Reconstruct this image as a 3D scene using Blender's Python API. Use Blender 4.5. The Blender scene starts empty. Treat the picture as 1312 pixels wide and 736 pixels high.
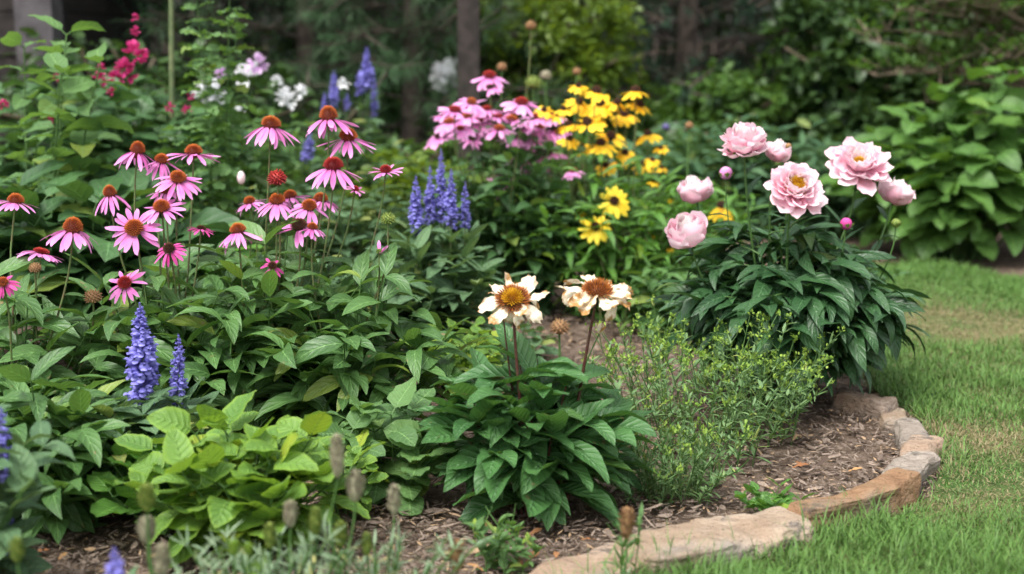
import bpy, math
import numpy as np
from mathutils import noise as mnoise, Vector
R = math.radians
rs = np.random.RandomState(11)
C = bpy.context.scene.collection
SC = bpy.context.scene

# ------------------------------------------------------------------ camera, sky, sun, exposure
CAM_H, PITCH, FPX = 1.0, math.atan((368 - 40) / 1822), 1822.0
cam_d = bpy.data.cameras.new('camera'); cam = bpy.data.objects.new('camera', cam_d); C.objects.link(cam)
cam.location = (0, 0, CAM_H); cam.rotation_euler = (math.pi / 2 - PITCH, 0, 0)
cam_d.sensor_width = 36; cam_d.lens = 50; cam_d.clip_end = 500; cam_d.clip_start = .05
cam_d.dof.use_dof = True; cam_d.dof.focus_distance = 3.25; cam_d.dof.aperture_fstop = 2.2
SC.camera = cam
world = bpy.data.worlds.new("World"); SC.world = world; world.use_nodes = True
wn = world.node_tree.nodes; wl = world.node_tree.links
sky = wn.new('ShaderNodeTexSky'); sky.sky_type = 'NISHITA'; sky.sun_disc = False
SUN_EL, SUN_AZ = R(62), R(215)
sky.sun_elevation = SUN_EL; sky.sun_rotation = SUN_AZ; sky.dust_density = 4
hs = wn.new('ShaderNodeHueSaturation'); hs.inputs['Saturation'].default_value = .22
wl.new(sky.outputs[0], hs.inputs['Color']); wl.new(hs.outputs[0], wn['Background'].inputs[0])
wn['Background'].inputs[1].default_value = .15
sd = bpy.data.lights.new('sun', 'SUN'); so = bpy.data.objects.new('sun', sd); C.objects.link(so)
sd.energy = 1.5; sd.angle = R(26); sd.color = (1, .965, .9)
# the sky's sun_rotation turns clockwise from +Y
sdir = Vector((math.sin(SUN_AZ) * math.cos(SUN_EL), math.cos(SUN_AZ) * math.cos(SUN_EL), math.sin(SUN_EL)))
so.rotation_euler = sdir.to_track_quat('Z', 'Y').to_euler(); so.location = (-3, -3, 9)
SC.view_settings.view_transform = 'Standard'; SC.view_settings.look = 'None'
SC.view_settings.exposure = 1.2; SC.view_settings.gamma = 1
SC.cycles.max_bounces = 8; SC.cycles.transparent_max_bounces = 8; SC.cycles.use_denoising = True

# ------------------------------------------------------------------ photo pixel -> place
_f = np.array([0, math.cos(PITCH), -math.sin(PITCH)]); _u = np.array([0, math.sin(PITCH), math.cos(PITCH)])
def _ray(px, py): return _f + np.array([(px - 656) / FPX, 0, 0]) - _u * (py - 368) / FPX
def G(px, py, z=0.0):
    d = _ray(px, py); t = (z - CAM_H) / d[2]; return np.array([d[0] * t, d[1] * t, z])
def P(px, py, Y):
    d = _ray(px, py); t = Y / d[1]; return np.array([d[0] * t, Y, CAM_H + d[2] * t])
def MPP(Y): return Y / FPX          # metres per photo pixel at distance Y

# ------------------------------------------------------------------ mesh helpers: everything is a stack of grids
def U(a, b, n=None): return rs.uniform(a, b, n)
def nrm(v): return v / np.maximum(np.linalg.norm(v, axis=-1, keepdims=True), 1e-9)
class MB:
    def __init__(s): s.v = []; s.a = []; s.q = []; s.n = 0
    def grid(s, V, A):
        N, a, b, _ = V.shape
        s.v.append(V.reshape(-1, 3)); s.a.append(np.broadcast_to(A, V.shape).reshape(-1, 3))
        i = np.arange(a * b).reshape(a, b)
        q = np.stack([i[:-1, :-1], i[1:, :-1], i[1:, 1:], i[:-1, 1:]], -1).reshape(-1, 4)
        q = (q[None] + (np.arange(N) * a * b)[:, None, None]).reshape(-1, 4) + s.n
        s.q.append(q); s.n += N * a * b
        return s
    def verts(s): return np.concatenate(s.v)
    def warp(s, fn):
        s.v = [fn(v) for v in s.v]; return s
WL = {}
def _mesh(name, mb, mat, off, smooth=True):
    V = (np.concatenate(mb.v) - off).astype(np.float32); A = np.concatenate(mb.a).astype(np.float32); Q = np.concatenate(mb.q).astype(np.int32)
    me = bpy.data.meshes.new(name); me.vertices.add(len(V)); me.vertices.foreach_set('co', V.ravel())
    me.loops.add(Q.size); me.loops.foreach_set('vertex_index', Q.ravel())
    me.polygons.add(len(Q)); me.polygons.foreach_set('loop_start', np.arange(0, Q.size, 4, dtype=np.int32))
    me.polygons.foreach_set('loop_total', np.full(len(Q), 4, dtype=np.int32))
    me.polygons.foreach_set('use_smooth', np.full(len(Q), smooth))
    at = me.attributes.new('lf', 'FLOAT_VECTOR', 'POINT'); at.data.foreach_set('vector', A.ravel())
    me.update(calc_edges=True); me.validate(clean_customdata=False)
    if mat: me.materials.append(mat)
    return me
def part(name, mb, mat, parent=None, loc=None, smooth=True, label=None):
    loc = np.array(loc if loc is not None else (WL[parent.name] if parent else (0, 0, 0)), float)
    o = bpy.data.objects.new(name, _mesh(name, mb, mat, loc, smooth)); C.objects.link(o)
    WL[o.name] = loc
    if parent: o.parent = parent; o.location = loc - WL[parent.name]
    else: o.location = loc
    if label: o['label'] = label
    return o
def tag(o, label=None, cat=None, group=None, kind=None):
    if label: o['label'] = label
    if cat: o['category'] = cat
    if group: o['group'] = group
    if kind: o['kind'] = kind
    return o
def thing(name, loc, label, cat, group=None):
    o = bpy.data.objects.new(name, None); C.objects.link(o); o.empty_display_size = .05
    o.location = loc; WL[o.name] = np.array(loc, float)
    return tag(o, label, cat, group)

def leaves(mb, base, d, n, L, W, bend, nu=8, nv=5, a=.6, b=.9, tipw=None, rnd_tip=0., fold=.25, cup=0., wave=.0, wf=2.5,
           jag=0., ser=0., lobe=0., pleat=0., twist=0., rnd=None, thick=0):
    """sheets (leaves, petals, blades) growing from base along d, upper side towards n; bend<0 droops"""
    N = len(base)
    f = lambda x: np.broadcast_to(np.asarray(x, float), (N,))[:, None, None]
    L, W, bend, fold, cup, wave, twist = map(f, (L, W, bend, fold, cup, wave, twist))
    d = nrm(np.asarray(d, float)); n = n - (n * d).sum(-1, keepdims=True) * d; n = nrm(n); side = np.cross(d, n)
    s = np.linspace(0, 1, nu)[None, :, None]; v = np.linspace(-1, 1, nv)[None, None, :]
    ph = U(0, 6.28, N)[:, None, None]
    if tipw is None:
        w = s ** a * (1 - s) ** b; w = w / w.max()
    else:
        w = s ** a * (1 - (1 - tipw) * s ** 4)
    w = np.maximum(w, .03)
    if ser: w = w * (1 + ser * (((s * 9) % 1) - .5) * np.ones_like(s))
    se = s * (1 - rnd_tip * v ** 2) * (1 - jag * np.abs(np.sin(v * 4 + ph)) * s ** 3) - lobe * np.abs(v) * (1 - s) ** 3
    k = np.where(np.abs(bend) < 1e-3, 1e-3, bend)
    x = L * np.sin(k * se) / k; z = L * (1 - np.cos(k * se)) / k
    ca, sa = np.cos(k * se), np.sin(k * se)
    ww = W * .5 * w
    h = ww * (fold * np.abs(v) + cup * v ** 2 - pleat * np.cos(v * 9.4)) + wave * W * np.sin(s * wf * 6.28 + ph + v * 1.5) * (np.abs(v) * .8 + .2) * np.minimum(1, s * 2)
    tw = twist * s; y = v * ww
    y2 = y * np.cos(tw) - h * np.sin(tw); h2 = y * np.sin(tw) + h * np.cos(tw)
    x = x - h2 * sa; z = z + h2 * ca
    V = base[:, None, None, :] + x[..., None] * d[:, None, None, :] + z[..., None] * n[:, None, None, :] + (y2 * np.ones_like(x))[..., None] * side[:, None, None, :]
    if rnd is None: rnd = rs.rand(N)
    A = np.stack(np.broadcast_arrays(s, v, np.asarray(rnd)[:, None, None]), -1)
    mb.grid(V, A)
def tubes(mb, Pth, Rad, m=6, rnd=None):
    """Pth (N,K,3), Rad (N,K) or (K,)"""
    Pth = np.asarray(Pth, float); N, K, _ = Pth.shape
    Rad = np.broadcast_to(np.asarray(Rad, float), (N, K))
    t = nrm(np.gradient(Pth, axis=1)); ref = np.where(np.abs(t[..., 2:3]) > .9, np.array([1., 0, 0]), np.array([0, 0, 1.]))
    e1 = nrm(np.cross(t, ref)); e2 = np.cross(t, e1)
    th = np.linspace(0, 2 * math.pi, m + 1)
    V = Pth[:, :, None] + Rad[:, :, None, None] * (e1[:, :, None] * np.cos(th)[None, None, :, None] + e2[:, :, None] * np.sin(th)[None, None, :, None])
    if rnd is None: rnd = rs.rand(N)
    A = np.stack(np.broadcast_arrays(np.linspace(0, 1, K)[None, :, None], (th / 3.1416 - 1)[None, None], np.asarray(rnd)[:, None, None]), -1)
    mb.grid(V[:, :, ::-1], A)
def bez(p0, p1, p2, K=9):
    t = np.linspace(0, 1, K)[:, None]; return (1 - t) ** 2 * p0 + 2 * t * (1 - t) * p1 + t * t * p2
def ball(mb, c, r, nu=9, nv=13, rnd=.5, ns=0., seed=0):
    r = np.broadcast_to(np.asarray(r, float), (3,))
    th = np.linspace(0, math.pi, nu)[:, None]; ph = np.linspace(0, 2 * math.pi, nv)[None]
    V = np.stack([np.sin(th) * np.cos(ph), np.sin(th) * np.sin(ph), np.cos(th) * np.ones_like(ph)], -1)
    if ns:
        for i in range(nu):
            for j in range(nv): V[i, j] *= 1 + ns * mnoise.noise(Vector(V[i, j % (nv - 1)]) * 1.7 + Vector((seed, 0, 0)))
    V = V * r + c
    A = np.stack(np.broadcast_arrays(1 - th / math.pi, ph / math.pi - 1, rnd), -1)
    mb.grid(V[None, ::-1], A[None, ::-1])
def dirs(az, el):
    az, el = np.broadcast_arrays(az, el)
    return np.stack([np.cos(az) * np.cos(el), np.sin(az) * np.cos(el), np.sin(el)], -1)
def upn(az, el, roll=0):
    d = dirs(az, el); n = dirs(az, el + math.pi / 2); side = np.cross(d, n); roll = np.broadcast_to(roll, np.shape(az))[..., None]
    return n * np.cos(roll) + side * np.sin(roll)
def frame(axis):
    ax = nrm(np.asarray(axis, float)); r = np.array([1., 0, 0]) if abs(ax[0]) < .8 else np.array([0, 1., 0])
    e1 = nrm(np.cross(ax, r)); e2 = np.cross(ax, e1); return np.stack([e1, e2, ax])      # rows: local axes
def xf(M, v): return v @ M

# ------------------------------------------------------------------ materials
class NT:
    def __init__(s, name):
        s.m = bpy.data.materials.new(name); s.m.use_nodes = True; s.t = s.m.node_tree; s.n = s.t.nodes; s.l = s.t.links
        s.bs = s.n['Principled BSDF']; s.out = s.n['Material Output']
    def add(s, t, **kw):
        x = s.n.new(t)
        for k, v in kw.items(): setattr(x, k, v)
        return x
    def set(s, sock, v):
        if isinstance(v, bpy.types.NodeSocket): s.l.new(v, sock)
        elif v is not None: sock.default_value = v
    def math(s, op, a, b=None, c=None, clamp=False):
        x = s.add('ShaderNodeMath', operation=op, use_clamp=clamp)
        for i, v in enumerate((a, b, c)): s.set(x.inputs[i], v)
        return x.outputs[0]
    def mix(s, f, a, b, mode='MIX'):
        x = s.add('ShaderNodeMix', data_type='RGBA', blend_type=mode); s.set(x.inputs[0], f)
        for i, v in ((6, a), (7, b)): s.set(x.inputs[i], (*v, 1) if isinstance(v, tuple) else v)
        return x.outputs[2]
    def noise(s, scale, detail=3, rough=.55, vec=None, co='Object'):
        x = s.add('ShaderNodeTexNoise'); x.inputs['Scale'].default_value = scale; x.inputs['Detail'].default_value = detail; x.inputs['Roughness'].default_value = rough
        if vec is None:
            tc = s.add('ShaderNodeTexCoord'); vec = tc.outputs[co]
        s.l.new(vec, x.inputs['Vector']); return x
    def step(s, x, lo, hi):
        r = s.add('ShaderNodeMapRange'); r.interpolation_type = 'SMOOTHSTEP'; s.set(r.inputs[0], x); r.inputs[1].default_value = lo; r.inputs[2].default_value = hi; return r.outputs[0]
    def bump(s, h, strength=.3, dist=.002):
        b = s.add('ShaderNodeBump'); b.inputs['Strength'].default_value = strength; b.inputs['Distance'].default_value = dist
        s.set(b.inputs['Height'], h); s.l.new(b.outputs[0], s.bs.inputs['Normal']); return b.outputs[0]
    def lf(s):
        a = s.add('ShaderNodeAttribute', attribute_name='lf'); x = s.add('ShaderNodeSeparateXYZ'); s.l.new(a.outputs['Vector'], x.inputs[0])
        return x.outputs[0], x.outputs[1], x.outputs[2]
    def fin(s, col, rough=.5, spec=.5, transl=0., tcol=None, nor=None):
        s.set(s.bs.inputs['Base Color'], (*col, 1) if isinstance(col, tuple) else col)
        s.set(s.bs.inputs['Roughness'], rough); s.bs.inputs['Specular IOR Level'].default_value = spec
        if transl:
            t = s.add('ShaderNodeBsdfTranslucent'); s.set(t.inputs[0], tcol if tcol is not None else ((*col, 1) if isinstance(col, tuple) else col))
            if nor is not None: s.l.new(nor, t.inputs['Normal'])
            m = s.add('ShaderNodeMixShader'); m.inputs[0].default_value = transl
            s.l.new(s.bs.outputs[0], m.inputs[1]); s.l.new(t.outputs[0], m.inputs[2]); s.l.new(m.outputs[0], s.out.inputs[0])
        return s.m
def leaf_mat(name, c1, c2, vein=None, K=7, rough=.42, spec=.45, transl=.22, rib=.05, vb=.5, edge=None, yellow=.04, blem=.0):
    """c1/c2: darker and lighter leaves; veins from the leaf's own lengthwise/crosswise coordinates"""
    warm = lambda c: (c[0] * 1.22 + .003, c[1] * 1.12, c[2] * .98)
    c1, c2 = warm(c1), warm(c2); t = NT(name); u, v, r = t.lf(); av = t.math('ABSOLUTE', v)
    n1 = t.noise(9, 3); n2 = t.noise(160, 2)
    f = t.math('ADD', t.math('MULTIPLY', r, .75), t.math('MULTIPLY', t.math('SUBTRACT', n1.outputs[0], .5), 1.1), clamp=True)
    col = t.mix(f, c1, c2)
    col = t.mix(t.math('MULTIPLY', t.step(n2.outputs[0], .5, .75), .25), col, tuple(min(1, x * 1.5 + .01) for x in c2))
    # some leaves go yellow-green
    col = t.mix(t.math('MULTIPLY', t.step(r, 1 - yellow - .02, 1 - yellow + .02), .6), col, (c2[0] * 2.1 + .03, c2[1] * 1.4, c2[2] * .6))
    ph = t.math('SUBTRACT', t.math('MULTIPLY', u, K), t.math('MULTIPLY', av, 1.5))
    vv = t.math('ABSOLUTE', t.math('SUBTRACT', t.math('FRACT', t.math('ADD', ph, 10)), .5))     # 0 at vein
    vl = t.math('MULTIPLY', t.math('SUBTRACT', 1, t.step(vv, .0, .13)), t.math('SUBTRACT', 1, av), clamp=True)
    ml = t.math('SUBTRACT', 1, t.step(av, rib * .4, rib * 1.6))
    vc = vein or tuple(x * 1.5 + .015 for x in c2)
    col = t.mix(t.math('MULTIPLY', ml, .75), t.mix(t.math('MULTIPLY', vl, .28), col, vc), vc)
    if edge: col = t.mix(t.math('MULTIPLY', t.step(t.math('MAXIMUM', av, t.math('POWER', u, 3)), .55, 1.), .8), col, edge)
    if blem:
        n3 = t.noise(38, 2); col = t.mix(t.math('MULTIPLY', t.step(n3.outputs[0], .72 - blem, .76 - blem), .8), col, (.28, .2, .1))
    h = t.math('ADD', t.math('MULTIPLY', t.step(vv, 0, .35), t.math('SUBTRACT', 1, t.math('MULTIPLY', av, .6))), t.math('MULTIPLY', t.step(av, 0, rib * 2.5), .8))
    h = t.math('ADD', h, t.math('MULTIPLY', n2.outputs[0], .4))
    nn = t.bump(h, vb, .003)
    tc = t.mix(.5, col, (c2[0] * 2.4, c2[1] * 2.2, c2[2] * .7))
    rr = t.math('ADD', rough - .08, t.math('MULTIPLY', n1.outputs[0], .2))
    return t.fin(col, rr, spec, transl, tc, nn)
def petal_mat(name, base, mid, tip, streak=.2, rough=.6, transl=.25, spot=None, var=.5, K=8):
    t = NT(name); u, v, r = t.lf()
    col = t.mix(t.step(u, 0, .45), base, mid); col = t.mix(t.step(u, .5, 1), col, tip)
    st = t.math('ABSOLUTE', t.math('SINE', t.math('MULTIPLY', v, K)))
    col = t.mix(t.math('MULTIPLY', t.math('SUBTRACT', 1, st), streak), col, tuple(x * .55 for x in base))
    col = t.mix(t.math('MULTIPLY', r, var), col, tuple(min(.95, x * 1.25 + .04) for x in tip))
    if spot:
        n = t.noise(70, 4); e = t.math('ADD', n.outputs[0], t.math('MULTIPLY', t.math('POWER', u, 2), .22))
        e = t.math('ADD', e, t.math('MULTIPLY', t.math('SUBTRACT', r, .5), .22))
        col = t.mix(t.step(e, .58, .8), col, spot)
    n = t.noise(300, 2); nn = t.bump(t.math('ADD', t.math('MULTIPLY', st, .6), n.outputs[0]), .25, .001)
    return t.fin(col, rough, .3, transl, col, nn)
def two_mat(name, c1, c2, rough=.6, transl=0., nscale=60, by='u', bump=.3, spec=.3):
    t = NT(name); u, v, r = t.lf(); n = t.noise(nscale, 3)
    f = {'u': u, 'r': r, 'n': n.outputs[0], 'ur': t.math('MULTIPLY', u, t.math('ADD', r, .35), clamp=True)}[by]
    if by == 'n': f = t.step(f, .35, .65)
    col = t.mix(f, c1, c2); col = t.mix(t.math('MULTIPLY', n.outputs[0], .35), col, tuple(x * .45 for x in c1))
    nn = t.bump(n.outputs[0], bump, .002); return t.fin(col, rough, spec, transl, col, nn)

M = {}
M['cone_leaf'] = leaf_mat('coneflower_leaf', (.04, .108, .036), (.088, .2, .064), K=5, transl=.24, blem=.03)
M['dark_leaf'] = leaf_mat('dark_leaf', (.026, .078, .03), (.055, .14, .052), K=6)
M['glossy_leaf'] = leaf_mat('glossy_leaf', (.03, .1, .034), (.068, .185, .06), vein=(.1, .22, .085), K=9, rough=.42, spec=.4, vb=.75, yellow=.0, blem=.03, transl=.2)
M['peony_leaf'] = leaf_mat('peony_leaf', (.016, .06, .024), (.036, .105, .04), K=7, rough=.38, yellow=.02, transl=.14)
M['grey_leaf'] = leaf_mat('grey_leaf', (.05, .115, .065), (.1, .19, .1), K=7, rough=.6, spec=.25)
M['lime_leaf'] = leaf_mat('lime_leaf', (.07, .175, .036), (.15, .29, .055), K=6, rough=.55, vb=.7, yellow=.1, edge=(.2, .34, .04), transl=.3, rib=.035, vein=(.17, .31, .07))
M['big_leaf'] = leaf_mat('shrub_big_leaf', (.04, .11, .026), (.08, .19, .04), K=7, transl=.22, rough=.45, yellow=0)
M['fresh_leaf'] = leaf_mat('fresh_leaf', (.05, .15, .032), (.095, .235, .045), K=7, transl=.28, rough=.4)
M['weed_leaf'] = leaf_mat('weed_leaf', (.055, .135, .05), (.1, .215, .07), K=6, rough=.6, transl=.3)
M['feather_leaf'] = leaf_mat('feather_leaf', (.075, .16, .07), (.14, .25, .11), K=3, rough=.6, transl=.25, vb=.1)
M['silver_leaf'] = leaf_mat('silver_leaf', (.11, .19, .13), (.2, .29, .21), K=3, rough=.75, spec=.15, vb=.1)
M['shrub_leaf'] = leaf_mat('shrub_leaf', (.03, .085, .02), (.075, .17, .035), K=3, transl=.25, vb=.2, yellow=0)
M['gold_leaf'] = leaf_mat('gold_leaf', (.045, .1, .014), (.12, .2, .03), K=3, transl=.35, vb=.2, yellow=0)
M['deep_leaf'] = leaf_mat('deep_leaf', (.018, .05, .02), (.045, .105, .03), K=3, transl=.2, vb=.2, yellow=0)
M['blue_leaf'] = leaf_mat('blue_green_leaf', (.035, .1, .055), (.08, .17, .09), K=5, rough=.6, spec=.25)
M['pine'] = two_mat('pine_needle', (.045, .11, .045), (.12, .22, .1), .5, .12, 8, 'r', .1)
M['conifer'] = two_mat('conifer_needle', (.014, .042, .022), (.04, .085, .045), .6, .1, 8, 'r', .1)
M['stem'] = two_mat('green_stem', (.06, .13, .035), (.1, .2, .05), .5, .1, 80, 'n')
M['brown_stem'] = two_mat('brown_green_stem', (.12, .1, .045), (.1, .19, .05), .55, .05, 70, 'n')
M['maroon_stem'] = two_mat('maroon_stem', (.075, .02, .018), (.09, .05, .03), .45, 0, 90, 'n')
M['twig'] = two_mat('twig', (.12, .09, .06), (.2, .16, .11), .8, 0, 60, 'n')
M['pink'] = petal_mat('pink_petal', (.4, .045, .22), (.66, .15, .46), (.76, .31, .62), .22)
M['pink_pale'] = petal_mat('pale_pink_petal', (.48, .09, .33), (.74, .22, .54), (.82, .4, .68), .15)
M['magenta'] = petal_mat('magenta_petal', (.25, .01, .09), (.6, .04, .27), (.68, .1, .38), .3)
M['hot'] = petal_mat('hot_pink_petal', (.25, .0, .06), (.5, .015, .14), (.62, .05, .24), .2, transl=.3)
M['yellow'] = petal_mat('yellow_petal', (.78, .33, .005), (.9, .5, .01), (.92, .58, .02), .25, K=6)
M['lemon'] = petal_mat('lemon_petal', (.85, .5, .01), (.9, .62, .02), (.9, .66, .05), .2, K=6)
M['peony'] = petal_mat('peony_petal', (.84, .24, .4), (.89, .42, .54), (.93, .68, .74), .1, .55, .32, K=14)
M['peony_in'] = petal_mat('peony_inner_petal', (.86, .42, .5), (.92, .66, .7), (.94, .86, .84), .08, .55, .32, K=12)
M['cream'] = petal_mat('wilted_petal', (.6, .47, .29), (.83, .75, .61), (.76, .65, .48), .2, .65, .2, spot=(.42, .22, .07), var=.35)
M['white'] = petal_mat('white_petal', (.75, .78, .8), (.85, .86, .88), (.88, .88, .9), .05)
M['mauve'] = petal_mat('mauve_petal', (.5, .25, .55), (.65, .42, .7), (.75, .55, .78), .05)
M['salvia'] = two_mat('blue_violet_floret', (.1, .085, .42), (.36, .34, .86), .6, .2, 120, 'ur', .2)
M['salvia_dull'] = two_mat('dusky_bud', (.09, .08, .2), (.24, .22, .48), .7, .1, 120, 'ur', .2)
M['cone'] = two_mat('coneflower_cone', (.1, .012, .012), (.85, .22, .03), .55, 0, 200, 'ur', .2)
M['cone_red'] = two_mat('red_cone', (.12, .005, .012), (.6, .05, .03), .55, 0, 200, 'ur', .2)
M['cone_dark'] = two_mat('dark_cone', (.03, .01, .008), (.16, .06, .02), .6, 0, 200, 'ur', .2)
M['stamen_orange'] = two_mat('orange_stamen', (.07, .012, .015), (.75, .25, .03), .55, 0, 200, 'ur', .2)
M['stamen_yellow'] = two_mat('yellow_stamen', (.45, .16, .01), (.92, .6, .02), .55, .1, 200, 'u', .2)
M['stamen_maroon'] = two_mat('maroon_stamen', (.05, .008, .012), (.25, .06, .03), .55, 0, 200, 'ur', .2)
M['bud_green'] = two_mat('green_bud', (.1, .17, .03), (.3, .36, .08), .6, .1, 150, 'n', .6)
M['bract'] = two_mat('lime_bract', (.16, .3, .04), (.34, .47, .08), .55, .3, 60, 'r', .2)
M['seed'] = two_mat('seed_head', (.24, .2, .14), (.46, .45, .3), .85, .05, 120, 'r', .6)
M['seed_tan'] = two_mat('brown_seed_head', (.2, .1, .05), (.42, .26, .12), .85, 0, 150, 'r', .6)

# ------------------------------------------------------------------ ground, lawn, mulch
def fnoise(x, y, s, seed=0.):
    out = np.zeros(len(x))
    for i in range(len(x)): out[i] = mnoise.fractal(Vector((x[i] * s, y[i] * s, seed)), 1, 2, 3)
    return out
def ground_mat():
    t = NT('bark_soil'); n = t.noise(14, 6, .7, co='Object'); n2 = t.noise(90, 4, .7)
    v = t.add('ShaderNodeTexVoronoi'); v.inputs['Scale'].default_value = 60; tc = t.add('ShaderNodeTexCoord')
    mp = t.add('ShaderNodeMapping'); mp.inputs['Scale'].default_value = (1, .35, 1); mp.inputs['Rotation'].default_value = (0, 0, .5)
    t.l.new(tc.outputs['Object'], mp.inputs[0]); t.l.new(mp.outputs[0], v.inputs['Vector'])
    col = t.mix(t.step(n.outputs[0], .35, .65), (.06, .042, .032), (.16, .12, .09)); col = t.mix(t.math('MULTIPLY', n2.outputs[0], .6), col, (.2, .14, .1))
    t.bump(t.math('ADD', n2.outputs[0], v.outputs[0]), .8, .01); return t.fin(col, .9, .2)
def lawn_mat():
    t = NT('lawn_thatch'); n = t.noise(1.6, 4, .6); n2 = t.noise(120, 3, .7)
    col = t.mix(t.step(n.outputs[0], .4, .62), (.06, .12, .03), (.24, .2, .1)); col = t.mix(n2.outputs[0], col, (.05, .08, .025))
    t.bump(n2.outputs[0], 1, .01); return t.fin(col, .9, .1)
g = MB(); xs = np.concatenate([[-150, -60, -20], np.linspace(-6, 6, 61), [20, 60, 150]]); ys = np.concatenate([[-150, -50, -10], np.linspace(0, 9, 61), [12, 16, 25, 60, 150]])
gx, gy = np.meshgrid(xs, ys, indexing='ij')
def bedz(x, y): return 0.012 * np.sin(x * 2.1 + 1) * np.cos(y * 1.7)
gz = fnoise(gx.ravel(), gy.ravel(), 2.2).reshape(gx.shape) * .012
gz = np.where((np.abs(gx) < 6) & (gy > 0) & (gy < 9), gz, 0) - .008
g.grid(np.stack([gx, gy, gz], -1)[None, :, ::-1], np.zeros(3)); gr = part('ground', g, ground_mat()); tag(gr, 'brown bark mulch and soil of the flower bed', kind='structure')
LAWN_PX = [(560, 815), (760, 757), (900, 730), (1000, 708), (1040, 700), (1150, 668), (1195, 640), (1208, 600), (1196, 570), (1165, 535), (1120, 505), (1098, 470), (1082, 430), (1085, 380), (1108, 346), (1180, 341), (1312, 362), (1480, 376)]
LP = [G(*p)[:2] for p in LAWN_PX]; LP = np.array(LP + [np.array([9, LP[-1][1] - .3]), np.array([9, .3]), np.array([-1.2, .3]), np.array([-1.2, 1.9])])
def inpoly(x, y, poly):
    r = np.zeros(len(x), bool); j = len(poly) - 1
    for i in range(len(poly)):
        xi, yi = poly[i]; xj, yj = poly[j]
        c = ((yi > y) != (yj > y)) & (x < (xj - xi) * (y - yi) / (yj - yi + 1e-12) + xi); r ^= c; j = i
    return r
def pdist(x, y, poly, n):
    d = np.full(len(x), 9.)
    for i in range(n):
        a, b = poly[i], poly[i + 1]; ab = b - a; t = np.clip(((x - a[0]) * ab[0] + (y - a[1]) * ab[1]) / (ab @ ab), 0, 1)
        d = np.minimum(d, np.hypot(x - a[0] - t * ab[0], y - a[1] - t * ab[1]))
    return d
lm = bpy.data.meshes.new('lawn'); lm.from_pydata([(p[0], p[1], .012) for p in LP], [], [tuple(range(len(LP)))]); lm.update()
if lm.polygons[0].normal.z < 0: lm.flip_normals()
lm.materials.append(lawn_mat()); lo = bpy.data.objects.new('lawn', lm); C.objects.link(lo); tag(lo, 'green lawn with dry straw-coloured patches beside the bed', kind='structure')

def grass():
    N = 620000; x = U(-.9, 3.1, N); y = U(1.5, 6.6, N) ** 1.0
    keep = inpoly(x, y, LP) & (np.abs(x) < y * .40 + .15) & (rs.rand(N) < np.clip(1.35 - (y - 2.3) * .16, .45, 1)); x, y = x[keep], y[keep]
    dn = np.array([mnoise.fractal(Vector((a * .9, b * .75, 3.3)), 1, 2, 4) for a, b in zip(x, y)])
    spots = [(1215, 430, .42, .85), (1265, 570, .24, .6), (1290, 640, .22, .45), (1165, 390, .4, .55), (1140, 640, .12, .5), (1300, 420, .3, .4)]
    dry = np.clip(dn * .8 - .1, .02, .34)
    for px, py, r, k in spots:
        c = G(px, py); dry += k * np.exp(-(((x - c[0]) / r) ** 2 + ((y - c[1]) / (r * .9)) ** 2))
    dry = np.clip(dry, 0, .95); ed = pdist(x, y, LP, 12)
    N = len(x); isdry = rs.rand(N) < dry
    front = (y < 2.95)
    H = U(.026, .05, N) * (1 + .8 * np.exp(-ed / .05) * (rs.rand(N) < .45)) * (1 + .5 * (y < 2.75) * (rs.rand(N) < .3)) * np.where(isdry, .55, 1) * (1 - .35 * dry)
    H *= 1 + .25 * np.sin(x * 9 + 3 * np.sin(y * 5)) + .2 * np.sin(x * 23 + y * 31 + 2 * np.sin(y * 17))
    az = U(0, 6.28, N); el = U(.75, 1.5, N) - isdry * .4
    d = dirs(az, el); m = MB(); x = x + np.where(ed < .05, rs.normal(0, .012, N), 0)
    leaves(m, np.stack([x, y, np.full(N, .010)], -1), d, upn(az, el), H, U(.0015, .0028, N) * (1 + (y - 2.5) * .12), U(-1.6, -.2, N), nu=4, nv=2, a=.12, b=.6, fold=0,
           rnd=np.where(isdry, 1.3 + .6 * rs.rand(N), rs.rand(N)))
    t = NT('grass_blade'); u, v, r = t.lf(); col = t.mix(t.math('MINIMUM', r, 1), (.055, .15, .025), (.13, .27, .05))
    col = t.mix(t.step(r, 1.1, 1.25), col, t.mix(t.math('SUBTRACT', r, 1.0), (.38, .32, .17), (.24, .18, .1)))
    col = t.mix(t.math('MULTIPLY', t.math('SUBTRACT', 1, u), .35), col, (.2, .22, .1)); mt = t.fin(col, .5, .3, .25, col)
    tag(part('grass', m, mt), 'short mown lawn grass, longer against the edging stones', kind='stuff')
grass()
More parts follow.
